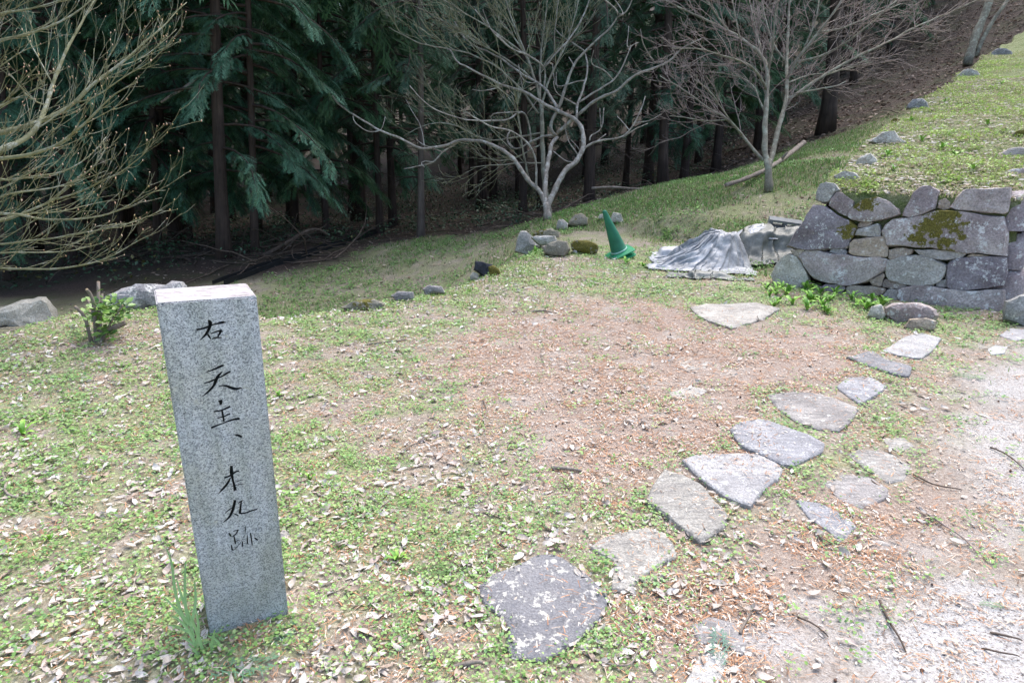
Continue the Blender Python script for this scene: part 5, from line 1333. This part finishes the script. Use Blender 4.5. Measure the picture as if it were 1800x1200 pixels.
# ---- dead brushwood lying under the trees
lines = []
for k in range(420):
    if k < 170: u, v = g.uniform(120, 600), g.uniform(395, 468)
    else: u, v = g.uniform(500, 1500), g.uniform(330, 400) - max(0, (0)) 
    p = hit(u, v, 8, 40) if k < 170 else None
    if p is None:
        p = np.array([g.uniform(-9, 7), g.uniform(13, 22), 0]) if k < 330 else np.array([g.uniform(7, 19), g.uniform(17, 29), 0])
        if forest_amt(p[:1], p[1:2])[0] < .6: continue
        p[2] = gz(p[0], p[1])
    L = g.uniform(.5, 2.2); az = g.uniform(0, 6.28); d = np.array([math.cos(az), math.sin(az), g.uniform(.02, .5)]); pts = [p + [0, 0, .03]]
    for i in range(6):
        d = d + g.normal(0, .16, 3) - [0, 0, .07]; d /= np.linalg.norm(d); q = pts[-1] + d * L / 6; q[2] = max(q[2], gz(q[0], q[1]) + .02); pts.append(q)
    lines.append((np.array(pts), np.linspace(g.uniform(.008, .022), .004, 7)))
obj('brushwood', twig_mesh('brushwood', lines, 4, MAT['dark_wood']), None, None, 'dead brown brushwood tangled on the floor of the wood', 'brushwood', None, 'stuff')
def px_branch(name, label, px, t, r0, r1, mat, cat='branch', group=None):
    P = smooth_line(np.array([at_t(u, v, tt) for (u, v), tt in zip(px, t)]), 2); P = resample(P, .12)
    return obj(name, tube_mesh(name, [(P - P[0], np.linspace(r0, r1, len(P)))], 6, mat), None, P[0], label, cat, group)
b0 = hit(470, 447, 8, 30); tb0 = b0[1] / ray(470, 447)[1]
px_branch('fallen_branch', 'arched fallen branch on the wood floor above the drain', [(462, 450), (500, 430), (535, 406), (560, 401), (578, 415)], [tb0, tb0 + .3, tb0 + .6, tb0 + .8, tb0 + 1.0], .05, .03, MAT['dark_wood'])
px_branch('broken_branch', 'pale broken branch hanging in the sprays at the upper left', [(283, 180), (300, 168), (325, 155), (350, 133)], [12, 12.1, 12.3, 12.5], .022, .035, MAT['dead_wood'])
b1 = hit(1050, 352, 8, 40); t1 = b1[1] / ray(1050, 352)[1]
px_branch('fallen_branch', 'long pale fallen branch on the dark floor right of the flared trunk', [(1040, 331), (1080, 328), (1120, 333), (1180, 330)], [t1 - 1, t1 - .9, t1 - .8, t1 - .4], .03, .015, MAT['dead_wood'])
# ================================================================== GROUND COVER ON THE TERRACE
MAT['dead_leaf'] = tint_mat('dead_leaf', .75, .2, .15, .2, 120)
MAT['small_leaf'] = tint_mat('small_green_leaf', .5, .35, .3, .15, 90)
MAT['litter'] = tint_mat('needle_litter', .85, .15, 0, .2, 150)
MAT['grass'] = tint_mat('grass_blade', .6, .25, .3, .15, 40)
g = np.random.default_rng(2024)
def fan(n, r0, r1, pw, spread=1.05):
    r = (r0 ** pw + g.random(n) * (r1 ** pw - r0 ** pw)) ** (1 / pw); th = g.uniform(-spread, spread, n)
    return r * np.sin(th), r * np.cos(th)
def off_steps(x, y, m=.0):
    k = np.ones(len(x), bool)
    for i, p in enumerate(STEP_POLYS):
        if i in (18, 19): continue
        k &= poly_sd(x, y, p) < m
    return k
def not_post(x, y):
    c = (BL[:2] + BRp[:2]) / 2 + dn[:2] * .5
    return np.hypot(x - c[0], y - c[1]) > .12
terr_in = lambda x, y: poly_sd(x, y, TERR) > -.6
HEX_V = np.array([(0, 0, 0), (.35, .42, .12), (.8, .36, .1), (1, 0, 0), (.8, -.36, .1), (.35, -.42, .12)]); HEX_F = np.array([(0, 1, 2, 3), (0, 3, 4, 5)])

# -- low clover-like plants
n = 47000; x, y = fan(n, .75, 9.5, .85)
sa, ne, gr, sl = covers(x, y)
edge = np.zeros(n)
for i, p in enumerate(STEP_POLYS[:14]):
    d = -poly_sd(x, y, p); edge = np.maximum(edge, sstep(.14, .02, d) * (d > 0))
pr = np.clip(gr * .95 + edge * .45 * (1 - sa), 0, 1) * (1 - .5 * sl) * (.25 + .75 * sstep(.3, .62, fbm(x * 9, y * 9, 0, 2, 3)))
k = (g.random(n) < pr) & off_steps(x, y, .0) & not_post(x, y) & terr_in(x, y)
x, y = x[k], y[k]; n = len(x); z = ground_z(x, y); r = np.hypot(x, y)
K = 9; m = n * K
spread_ = np.repeat(.018 + .004 * r, K)
px, py = np.repeat(x, K) + g.normal(0, 1, m) * spread_, np.repeat(y, K) + g.normal(0, 1, m) * spread_
hgt = np.repeat(g.uniform(.006, .03, n), K)
pz = ground_z(px, py) + g.uniform(.1, 1, m) * hgt + .004
size = np.repeat((.0068 + .0017 * r) * g.uniform(.7, 1.35, n), K) * g.uniform(.7, 1.2, m)
pal = np.array([(.24, .4, .11), (.3, .47, .15), (.19, .34, .095), (.36, .48, .19), (.22, .38, .15)])
col = pal[np.repeat(g.integers(0, 5, n), K)] * g.uniform(.8, 1.2, (m, 1))
kk = off_steps(px, py, .028)
R = mm(rot_z(g.uniform(0, 6.28, m)), rot_y(g.normal(-.15, .35, m)))
obj('ground_plants', scatter('ground_plants', HEX_V, HEX_F, np.c_[px, py, pz][kk], R[kk], size[kk], MAT['small_leaf'], col[kk]), None, None, 'small bright green plants spreading over the terrace', 'ground plants', None, 'stuff')
print('plant leaves', int(kk.sum()))

# -- dead leaves
DL_V, DL_F = [], []
def dead_leaf_template(curl, twist, w):
    V = []
    for i, (t, ww) in enumerate([(0, .02), (.22, .75), (.5, 1.0), (.78, .7), (1, .03)]):
        zc = curl * (t - .5) ** 2 * 1.2
        for s in (-1, 0, 1): V.append((t - .5, s * ww * w * .5, zc + (abs(s) * ww * w * .5) * .55 + s * twist * (t - .5)))
    F = [(i * 3 + j, i * 3 + j + 1, (i + 1) * 3 + j + 1, (i + 1) * 3 + j) for i in range(4) for j in range(2)]
    return np.array(V), np.array(F)
DLT = [dead_leaf_template(c, t, w) for c, t, w in [(.35, .1, .36), (.7, -.15, .32), (-.4, .2, .4), (.15, 0, .45), (1.0, .3, .3), (.5, -.3, .5)]]
n = 31000; x, y = fan(n, .75, 8.5, .75)
sa, ne, gr, sl = covers(x, y)
left = sstep(1.6, -.4, x - .12 * y)
pr = (.25 + .75 * left) * (1 - .96 * sa) * (1 - .62 * ne * (1 - .3 * (y < 2.6))) * (.45 + .8 * (fbm(x * 2.2, y * 2.2, 1, 3, 71) > .5)) * (1 - .55 * sl) * .8
k = (g.random(n) < pr) & not_post(x, y) & terr_in(x, y) & off_steps(x, y, .03)
x, y = x[k], y[k]; n = len(x); r = np.hypot(x, y)
L = (.013 + .04 * g.random(n) ** 1.7) * (1 + .07 * r)
pal = np.array([(.6, .54, .48), (.52, .45, .39), (.67, .63, .58), (.4, .31, .245), (.55, .455, .405), (.48, .44, .4)])
ci = g.choice(6, n, p=[.28, .2, .22, .1, .12, .08]); col = pal[ci] * g.uniform(.8, 1.12, (n, 1))
P = np.c_[x, y, ground_z(x, y) + .006 + L * .12 * g.random(n)]
R = mm(rot_z(g.uniform(0, 6.28, n)), rot_y(g.normal(0, .18, n)), rot_x(g.normal(0, .28, n) + np.pi * (g.random(n) < .3)))
ti = g.integers(0, 6, n)
order = np.argsort(r / (L / .04)); big = np.zeros(n, bool); big[order[:300]] = True
VV, FF, CC, off = [], [], [], 0
for t in range(6):
    w = (ti == t) & ~big; TV, TF = DLT[t]; kq = len(TV)
    PP = np.einsum('nij,nkj->nki', R[w], TV[None] * L[w][:, None, None]) + P[w][:, None]
    VV.append(PP.reshape(-1, 3)); FF.append((TF[None] + (np.arange(w.sum()) * kq)[:, None, None]).reshape(-1, 4) + off); CC.append(np.repeat(col[w], kq, 0)); off += len(VV[-1])
obj('leaf_litter', mesh_np('leaf_litter', np.concatenate(VV), np.concatenate(FF), MAT['dead_leaf'], True, np.concatenate(CC)), None, None, 'pale dead leaves strewn over the terrace', 'leaf litter', None, 'stuff')
leaf_me = {}
for i in np.nonzero(big)[0]:
    key = (int(ti[i]), int(ci[i]))
    if key not in leaf_me: leaf_me[key] = mesh_np('fallen_leaf', DLT[key[0]][0], DLT[key[0]][1], MAT['dead_leaf'], True, np.tile(pal[key[1]], (len(DLT[key[0]][0]), 1)))
    o = obj('fallen_leaf', leaf_me[key], ground)
    M4 = Matrix([[*(R[i][a] * L[i]), P[i][a]] for a in range(3)] + [[0, 0, 0, 1]]); o.matrix_world = M4
print('dead leaves', n)

# -- needles, bits of twig and chips
n = 315000; x, y = fan(n, .7, 8.5, .9)
sa, ne, gr, sl = covers(x, y)
nn = fbm(x * 5, y * 5, 2, 3, 83)
pr = (.34 + .66 * ne) * (1 - .93 * sa * (nn < .62)) * (.25 + 1.1 * sstep(.35, .65, nn))
k = (g.random(n) < pr) & terr_in(x, y)
st = ~off_steps(x, y, .0); k &= ~st | (g.random(n) < .22)
x, y, st = x[k], y[k], st[k]; n = len(x); r = np.hypot(x, y)
NV = np.array([(-.5, -.5, 0), (-.15, -.5, .12), (.5, -.3, 0), (.5, .3, 0), (-.15, .5, .12), (-.5, .5, 0)]); NF = np.array([(0, 1, 4, 5), (1, 2, 3, 4)])
L = g.uniform(.012, .045, n); W = g.uniform(.0011, .0022, n) * (1 + .26 * r)
pal = np.array([(.4, .2, .105), (.48, .27, .155), (.29, .165, .1), (.58, .46, .35), (.66, .57, .48), (.2, .13, .09)])
col = pal[g.choice(6, n, p=[.26, .24, .16, .14, .12, .08])] * g.uniform(.8, 1.2, (n, 1))
chip = g.random(n) < .3; L = np.where(chip, g.uniform(.005, .015, n), L * .85) * (1 + .04 * r); W = np.where(chip, L * g.uniform(.25, .6, n), W); S = np.c_[L, W, L * .25]
col[chip] = np.array([(.62, .54, .46), (.5, .4, .32), (.7, .65, .6), (.33, .23, .16)])[g.integers(0, 4, chip.sum())] * g.uniform(.8, 1.15, (chip.sum(), 1))
zz = ground_z(x, y) + .004 + .006 * g.random(n) + st * .022
obj('needle_litter', scatter('needle_litter', NV, NF, np.c_[x, y, zz], mm(rot_z(g.uniform(0, 6.28, n)), rot_y(g.normal(0, .15, n))), S, MAT['litter'], col), None, None, 'orange brown needles and chips scattered over the terrace', 'needle litter', None, 'stuff')
print('needles', n)

# -- grit on the sand
n = 16000; x, y = fan(n, .8, 6.5, .8); sa, ne, gr, sl = covers(x, y)
k = (g.random(n) < sa * .9 + .06 * ne) & off_steps(x, y, 0); x, y = x[k], y[k]; n = len(x); r = np.hypot(x, y)
col = np.array([(.7, .66, .63), (.55, .5, .46), (.35, .3, .27), (.78, .76, .74)])[g.choice(4, n, p=[.35, .3, .12, .23])] * g.uniform(.85, 1.1, (n, 1))
MAT['grit'] = tint_mat('grit', .85, .2, 0, .15, 200)
OCT_V = BUD_V / .0048 * np.array([1, .8, .3]); 
obj('grit', scatter('grit', OCT_V, BUD_F, np.c_[x, y, ground_z(x, y) + .001], rot_z(g.uniform(0, 6.28, n)), g.uniform(.0012, .0034, n) * (1 + .12 * r), MAT['grit'], col, True), None, None, 'coarse white grit lying on the sandy path', 'grit', None, 'stuff')
# -- small dark cones
n = 260; x, y = fan(n, 1.2, 6, 1.2); k = (x > .2) & off_steps(x, y, -.01); x, y = x[k], y[k]; n = len(x)
col = np.array([(.1, .055, .04), (.15, .085, .06), (.07, .05, .045)])[g.integers(0, 3, n)]
obj('seed_cones', scatter('seed_cones', BUD_V / .0048 * np.array([1, 1, .62]), BUD_F, np.c_[x, y, ground_z(x, y) + .006], mm(rot_z(g.uniform(0, 6.28, n)), rot_x(g.normal(0, .8, n))), g.uniform(.005, .0085, n), MAT['litter'], col, True), None, None, 'tiny dark seed cones dotted over needles and sand', 'seed cones', None, 'stuff')

# -- grass and herbs: terrace rim, slope, bank
BL_V = np.array([(0, -.5, 0), (0, .5, 0), (.12, .42, .5), (.12, -.42, .5), (.45, .0, 1.0)])
BL_F3 = np.array([(0, 1, 2), (0, 2, 3), (3, 2, 4)])
def blades(name, label, x, y, z, hmin, hmax, w, pal, extra=1.0):
    n = len(x); h = g.uniform(hmin, hmax, n) * extra
    S = np.c_[h * .9, w * g.uniform(.7, 1.3, n), h]
    col = np.array(pal)[g.integers(0, len(pal), n)] * g.uniform(.75, 1.2, (n, 1))
    return obj(name, scatter(name, BL_V, BL_F3, np.c_[x, y, z], mm(rot_z(g.uniform(0, 6.28, n)), rot_y(g.uniform(-.1, .7, n))), S, MAT['grass'], col), None, None, label, 'grass', None, 'stuff')
GP = [(.17, .3, .06), (.23, .37, .08), (.13, .25, .055), (.34, .37, .15), (.45, .4, .24)]
n = 60000; x = g.uniform(-4.5, 4.2, n); y = g.uniform(3.2, 10, n)
sa, ne, gr, sl = covers(x, y); sd = poly_sd(x, y, TERR)
rim = np.maximum(sstep(1.5, .2, sd), .2) * sstep(-.9, -.2, sd)
k = (g.random(n) < rim * (.15 + .85 * sstep(.4, .6, fbm(x * 2.3, y * 2.3, 4, 3, 12))) * (1 - .7 * ne) * (1 - sa) * (.15 + .85 * sstep(4.2, 6.5, y))) & off_steps(x, y, .01)
a_, s_ = mound_as(x, y); k &= ~((s_ > -.03) & (a_ > -.35))
blades('terrace_grass', 'short sparse grass along the far rim of the terrace', x[k], y[k], ground_z(x[k], y[k]), .02, .055, .006, GP)
n = 240000; x = g.uniform(-5, 13, n); y = g.uniform(7.2, 21, n)
fo = forest_amt(x, y); sd = poly_sd(x, y, TERR); a_, s_ = mound_as(x, y)
ins = (s_ > 0) & (a_ > left_a(s_) - .1)
dens = (1 - sstep(.15, .75, fo)) * sstep(.3, -.3, sd) * (.08 + .92 * sstep(.42, .6, fbm(x * .9, y * .9, 4, 4, 15))) * np.where(x < .4, .3, 1.0)
k = (g.random(n) < dens) & ~ins
blades('slope_grass', 'thin green grass on the slope between terrace and wood', x[k], y[k], ground_z(x[k], y[k]), .035, .09, .011, [(.12, .26, .065), (.17, .33, .085), (.11, .22, .065), (.27, .3, .15), (.38, .34, .22)])
print('slope grass', int(k.sum()))
# bank
n = 76000; s_ = .12 + 15 * g.random(n) ** 1.6; a_ = g.uniform(-.05, 1.1, n) * (RIGHT_A + .02 * s_ - left_a(s_)) + left_a(s_)
a_ = np.minimum(a_, RIGHT_A + .02 * s_)
x = WB0[0] + A2[0] * a_ + B2[0] * s_; y = WB0[1] + A2[1] * a_ + B2[1] * s_; z = mound_z(x, y)
nn = fbm(x * 2.0, y * 2.0, 4, 4, 55); k = g.random(n) < (.12 + .88 * sstep(.4, .6, nn)); 
blades('bank_grass', 'bright short grass on the bank above the stone wall', x[k], y[k], z[k], .02, .055, .007, [(.3, .39, .11), (.36, .43, .15), (.26, .35, .1), (.46, .43, .23), (.5, .45, .32), (.52, .46, .34)])
n = 1900; s_ = .15 + 13 * g.random(n) ** 1.5; a_ = g.uniform(0, 1, n) * (RIGHT_A - left_a(s_)) + left_a(s_)
x = WB0[0] + A2[0] * a_ + B2[0] * s_; y = WB0[1] + A2[1] * a_ + B2[1] * s_; k = fbm(x * 2.0, y * 2.0, 4, 4, 55) > .44; x, y = x[k], y[k]; n = len(x); K = 8; m = n * K
px, py = np.repeat(x, K) + g.normal(0, .045, m), np.repeat(y, K) + g.normal(0, .045, m)
col = np.array([(.3, .45, .1), (.36, .5, .12), (.24, .38, .08)])[np.repeat(g.integers(0, 3, n), K)] * g.uniform(.8, 1.2, (m, 1))
obj('bank_herbs', scatter('bank_herbs', HEX_V, HEX_F, np.c_[px, py, mound_z(px, py) + g.uniform(.005, .04, m)], mm(rot_z(g.uniform(0, 6.28, m)), rot_y(g.normal(-.2, .4, m))), g.uniform(.015, .034, m), MAT['small_leaf'], col), None, None, 'bright green herbs growing among the bank grass', 'herbs', None, 'stuff')
n = 4600; s_ = .15 + 9 * g.random(n) ** 1.3; a_ = g.uniform(0, 1, n) * (RIGHT_A - left_a(s_)) + left_a(s_)
x = WB0[0] + A2[0] * a_ + B2[0] * s_; y = WB0[1] + A2[1] * a_ + B2[1] * s_
obj('bank_litter', scatter('bank_litter', DLT[3][0], DLT[3][1], np.c_[x, y, mound_z(x, y) + .012], mm(rot_z(g.uniform(0, 6.28, n)), rot_x(g.normal(0, .4, n))), g.uniform(.03, .07, n), MAT['dead_leaf'], np.array([(.6, .53, .45), (.5, .4, .3), (.68, .62, .55)])[g.integers(0, 3, n)], True), None, None, 'pale dead leaves lying on the bank', 'leaf litter', None, 'stuff')
# herbs in the hollow and on the slope
n = 9000; x = g.uniform(-4.5, 9, n); y = g.uniform(6.5, 16, n); a_, s_ = mound_as(x, y)
k = ~((s_ > 0) & (a_ > left_a(s_) - .1)) & (poly_sd(x, y, TERR) < .15) & (forest_amt(x, y) < .55) & (fbm(x * 1.1, y * 1.1, 6, 4, 19) > .5); x, y = x[k], y[k]; n = len(x); K = 6; m = n * K
px, py = np.repeat(x, K) + g.normal(0, .06, m), np.repeat(y, K) + g.normal(0, .06, m)
col = np.array([(.17, .33, .09), (.22, .39, .11), (.13, .27, .08)])[np.repeat(g.integers(0, 3, n), K)] * g.uniform(.8, 1.2, (m, 1))
obj('slope_herbs', scatter('slope_herbs', QL, QF, np.c_[px, py, ground_z(px, py) + g.uniform(.01, .05, m)], mm(rot_z(g.uniform(0, 6.28, m)), rot_y(g.normal(-.2, .4, m))), g.uniform(.03, .06, m), MAT['small_leaf'], col), None, None, 'green herbs in the hollow and on the slope', 'herbs', None, 'stuff')
# layered leaves on the hillside
n = 15000; x = g.uniform(5, 26, n); y = g.uniform(14, 36, n); k = (forest_amt(x, y) > .5) & (x / y > .28); x, y = x[k], y[k]; n = len(x)
dr = fbm(x * .9, y * .9, 2, 4, 27)[:, None]
col = np.array([(.2, .15, .12), (.13, .092, .072), (.085, .06, .047), (.3, .24, .2)])[g.choice(4, n, p=[.3, .35, .22, .13])] * (.55 + .9 * dr)
obj('hill_litter', scatter('hill_litter', QL, QF, np.c_[x, y, ground_z(x, y) + g.uniform(.01, .04, n)], mm(rot_z(g.uniform(0, 6.28, n)), rot_y(g.normal(0, .3, n)), rot_x(g.normal(0, .3, n))), g.uniform(.08, .18, n), MAT['dead_leaf'], col), None, None, 'brown leaf litter layered on the hillside at the upper right', 'leaf litter', None, 'stuff')
# slope and wood-floor leaves
n = 22000; x = g.uniform(-7, 22, n); y = g.uniform(7.5, 30, n); a_, s_ = mound_as(x, y); k = ~((s_ > 0) & (a_ > left_a(s_) - .1)) & (poly_sd(x, y, TERR) < .1) & (np.abs(x) < y * .95); x, y = x[k], y[k]; n = len(x)
fo = forest_amt(x, y)[:, None]
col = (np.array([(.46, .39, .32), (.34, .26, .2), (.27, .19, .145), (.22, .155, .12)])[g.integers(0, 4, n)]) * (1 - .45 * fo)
QV4 = np.array([(-.5, 0, .05), (0, .22, 0), (.5, 0, .06), (0, -.22, .02)]); QF4 = np.array([(0, 1, 2, 3)])
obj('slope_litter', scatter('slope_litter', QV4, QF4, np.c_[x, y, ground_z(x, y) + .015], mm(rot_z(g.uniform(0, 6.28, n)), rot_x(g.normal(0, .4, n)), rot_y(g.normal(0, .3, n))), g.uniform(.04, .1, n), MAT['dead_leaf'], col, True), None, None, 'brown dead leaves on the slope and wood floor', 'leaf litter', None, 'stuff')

# ================================================================== SINGLE PLANTS AND TWIGS
STRAP_V = []
for t, w, zz in [(0, .08, 0), (.3, .13, .32), (.65, .14, .5), (.9, .08, .46), (1.05, .005, .38)]:
    STRAP_V += [(t, -w, zz + .03), (t, 0, zz), (t, w, zz + .03)]
STRAP_F = [(i * 3 + j, i * 3 + j + 1, (i + 1) * 3 + j + 1, (i + 1) * 3 + j) for i in range(4) for j in range(2)]
WM = []
for i, c in enumerate([(.2, .4, .06), (.26, .46, .08), (.15, .31, .06)]):
    mtw, nt, b = new_mat('weed_leaf_%d' % i); nt.links.new(ramp(nt, noise_tex(nt, coord(nt), 4, 3), [(.3, tuple(q * .8 for q in c)), (.7, tuple(q * 1.2 for q in c))]), b.inputs['Base Color']); b.inputs['Roughness'].default_value = .45
    WM.append(mesh_np('weed_leaf', STRAP_V, np.array(STRAP_F), mtw, True))
def weed(p, size, nl, label, group=None, steep=.2, cat='weed'):
    r = empty('weed', p, label, cat, group)
    for k in range(nl):
        o = obj('leaf', WM[(k + nl) % 3], r); s = size * random.uniform(.7, 1.15)
        o.scale = (s, s, s * random.uniform(.8, 1.4)); o.rotation_euler = (random.uniform(-.2, .2), random.uniform(-steep - .3, -steep + .35), k * 2.4 + random.uniform(-.3, .3))
    return r
WL = 'bright green strap leaved weed in the clump at the foot of the wall'
for k in range(34):
    u = random.uniform(1345, 1560); v = 512 + (u - 1345) * .12 + random.uniform(-10, 28) * (1 if u < 1500 else .6)
    weed(hit(u, v), random.uniform(.07, .12), random.randint(6, 9), WL, 'weeds along the wall foot', .35)
for (u, v, s, nl, lb, stp) in [
    (40, 765, .085, 7, 'broad leaved weed at the left edge of the terrace', .2), (490, 700, .045, 8, 'leafy weed just right of the marker, beside its middle', .4),
    (535, 665, .035, 7, 'small leafy weed up the slope right of the marker', .4), (545, 845, .05, 6, 'upright fresh weed right of the carved lower characters', .6),
    (875, 445, .04, 6, 'short weed growing at the terrace rim left of the rock cluster', .4), (942, 447, .09, 7, 'tall weed in front of the upright grey rock', .8),
    (1100, 465, .09, 9, 'leafy weed hiding the base of the green cone', .3), (1130, 470, .08, 9, 'leafy clump between the green cone and the tarpaulin', .3),
    (1330, 432, .08, 7, 'weed sprouting behind the olive tarpaulin', .5), (1395, 400, .09, 8, 'weed beside the grey hollow block', .6),
    (1660, 560, .05, 7, 'low weed right of the purple boulder', .3), (1575, 560, .06, 7, 'weed in front of the purple boulder', .4), (90, 950, .035, 8, 'low leafy weed at the lower left', .2), (700, 985, .05, 7, 'small weed beside the fallen fern frond', .2)]:
    weed(hit(u, v), s, nl, lb, None, stp)
for k, (u, v) in enumerate([(1570, 300), (1655, 262), (1680, 275), (1620, 250), (1710, 300), (1735, 220), (1600, 215), (1660, 180), (1760, 150), (1560, 275)]):
    weed(hit_mound(u, v), random.uniform(.06, .1), random.randint(7, 10), 'broad leaved weed tuft growing on the grassy bank above the wall', 'weeds on the bank', .25)
# tall grass tuft at the foot of the marker
def tuft(px_list, base_px, label, w):
    b = hit(*base_px); t0 = b[1] / ray(*base_px)[1]; r = empty('grass_tuft', b, label, 'grass tuft')
    for k, pl in enumerate(px_list):
        P = smooth_line(np.array([at_t(u, v, t0 + .05 * (k % 3 - 1) * j / len(pl)) for j, (u, v) in enumerate(pl)]), 2)
        n = len(P); d = np.gradient(P, axis=0); side = np.cross(d, np.array([0.2, -1, .1])); side /= np.linalg.norm(side, axis=1)[:, None] + 1e-9
        ww = w * np.sin(np.linspace(.35, 1, n) * math.pi) ** .7 + .0004
        V = np.concatenate([P - side * ww[:, None], P + [0, .0015, -.001], P + side * ww[:, None]]) - b
        F = [(j * n + i, j * n + i + 1, (j + 1) * n + i + 1, (j + 1) * n + i) for j in range(2) for i in range(n - 1)]
        obj('blade', mesh_np('blade', V, F, MAT['blade'], True), r)
mtb, nt, b = new_mat('tall_blade'); b.inputs['Base Color'].default_value = (.32, .5, .2, 1); b.inputs['Roughness'].default_value = .5; MAT['blade'] = mtb
tuft([[(330, 1095), (315, 1070), (306, 1030), (303, 990), (292, 962)], [(332, 1098), (325, 1060), (325, 1020), (326, 985)], [(330, 1100), (318, 1080), (300, 1060), (288, 1048)], [(360, 1155), (350, 1120), (340, 1095), (332, 1075)],
      [(395, 1150), (388, 1135), (380, 1122), (364, 1116)], [(335, 1100), (345, 1060), (342, 1020)], [(365, 1175), (350, 1150), (330, 1130)], [(355, 1150), (340, 1130), (318, 1118)], [(400, 1200), (430, 1165), (470, 1150), (508, 1147)], [(380, 1180), (400, 1150), (420, 1130)], [(350, 1150), (335, 1110), (312, 1085), (300, 1082)], [(340, 1120), (332, 1080), (316, 1040), (310, 1015)], [(372, 1160), (372, 1130), (378, 1105)], [(345, 1140), (350, 1105), (345, 1070)], [(330, 1110), (312, 1100), (296, 1098)]],
     (355, 1150), 'tall grass tuft against the lower left corner of the marker', .0042)
# ferns / sprigs lying on the ground
def sprig(u, v, L, az, label, col, cat='fern frond'):
    p = hit(u, v) + [0, 0, .012]
    V, F = SPR[1]; me = mesh_np('frond', V * np.array([L, L * .8, L * .12]), F, None, False)
    m, nt, b = new_mat('frond_green'); b.inputs['Base Color'].default_value = (*col, 1); b.inputs['Roughness'].default_value = .6; me.materials.append(m)
    o = obj('fern_frond', me, None, p, label, cat); o.rotation_euler = (0, -.1, az); return o
sprig(700, 1010, .17, .05, 'dark green cypress sprig lying left of the largest dark stone', (.09, .17, .05))
sprig(420, 1150, .16, .6, 'bluish fern frond at the foot of the marker', (.12, .23, .13))
sprig(360, 1190, .18, .2, 'lower bluish fern frond at the bottom edge', (.12, .23, .13))
sprig(690, 825, .1, .3, 'faded grey green sprig in the leaf litter mid terrace', (.2, .26, .14))
sprig(1270, 1180, .14, 1.4, 'blue green cypress sprig on the buried stone at the bottom', (.1, .2, .14))
sprig(1660, 660, .2, -.5, 'green sprig lying on the sand right of the stepping stones', (.12, .2, .09))
sprig(1715, 1065, .07, -.2, 'small green sprig alone on the white sand', (.12, .22, .1))
sprig(545, 632, .1, .0, 'dark sprig on the terrace behind the marker', (.09, .16, .08))
def twig(px, r, label, mat='dead_wood', lift=.012):
    P = smooth_line(np.array([hit(u, v) for u, v in px]), 2); P[:, 2] += lift + np.abs(np.sin(np.linspace(0, 3, len(P)))) * .008
    obj('twig', tube_mesh('twig', [(P - P[0], np.linspace(r, r * .45, len(P)))], 5, MAT[mat]), None, P[0], label, 'twig', 'fallen twigs')
twig([(5, 835), (12, 855), (10, 875), (40, 882)], .009, 'thick pale hooked twig at the left edge')
twig([(0, 622), (30, 605), (44, 582), (0, 580)], .008, 'pale looping stick at the left edge below the flat boulder')
twig([(645, 608), (680, 606), (716, 600)], .009, 'straight pale stick lying right of the marker top level')
twig([(935, 550), (955, 549), (970, 552)], .012, 'short thick stick in the far needles')
twig([(970, 826), (1000, 830), (1022, 832)], .012, 'flat grey wood piece left of the pale stepping stone')
twig([(738, 1110), (755, 1135), (765, 1163)], .011, 'short grey wood piece near the bottom, left of the dark stone')
twig([(798, 1178), (830, 1173), (848, 1170)], .010, 'grey stub at the bottom edge below the dark stone')
twig([(1020, 1150), (1055, 1172), (1110, 1182), (1118, 1150), (1150, 1125), (1190, 1110)], .004, 'thin bent twig lying below the dark stone')
twig([(1610, 895), (1650, 925), (1690, 950), (1715, 975)], .005, 'long reddish twig across the needles beside the sand', 'twig_red')
twig([(1490, 688), (1515, 712), (1545, 730)], .005, 'thin twig over the small triangular stone')
twig([(1300, 1118), (1315, 1090), (1330, 1072)], .005, 'pale curved twig near the buried stone at the bottom')
twig([(850, 740), (858, 725), (845, 700), (855, 770), (850, 790)], .004, 'wavy pale twig in the middle of the terrace')
twig([(955, 612), (950, 625), (957, 645)], .004, 'short upright pale twig in the needle patch')
twig([(1740, 1118), (1765, 1126), (1795, 1131)], .005, 'dark twig on the white sand at the right edge', 'dark_wood')
twig([(1725, 1145), (1755, 1156), (1790, 1159)], .004, 'lower dark twig on the white sand at the right edge', 'dark_wood')
twig([(1545, 1060), (1560, 1100), (1580, 1130), (1592, 1155)], .005, 'curved brown twig on the edge of the white sand', 'dark_wood')
twig([(1740, 790), (1770, 805), (1800, 830)], .005, 'brown twig on the sand at the right edge', 'dark_wood')
twig([(1605, 838), (1640, 860), (1690, 865)], .005, 'brown twig right of the second stone row', 'dark_wood')
twig([(1400, 1090), (1430, 1105), (1455, 1125)], .004, 'dark twig between the buried stone and the sand', 'dark_wood')
twig([(700, 805), (715, 792), (740, 780)], .005, 'grey twig in the leaf litter right of the marker')
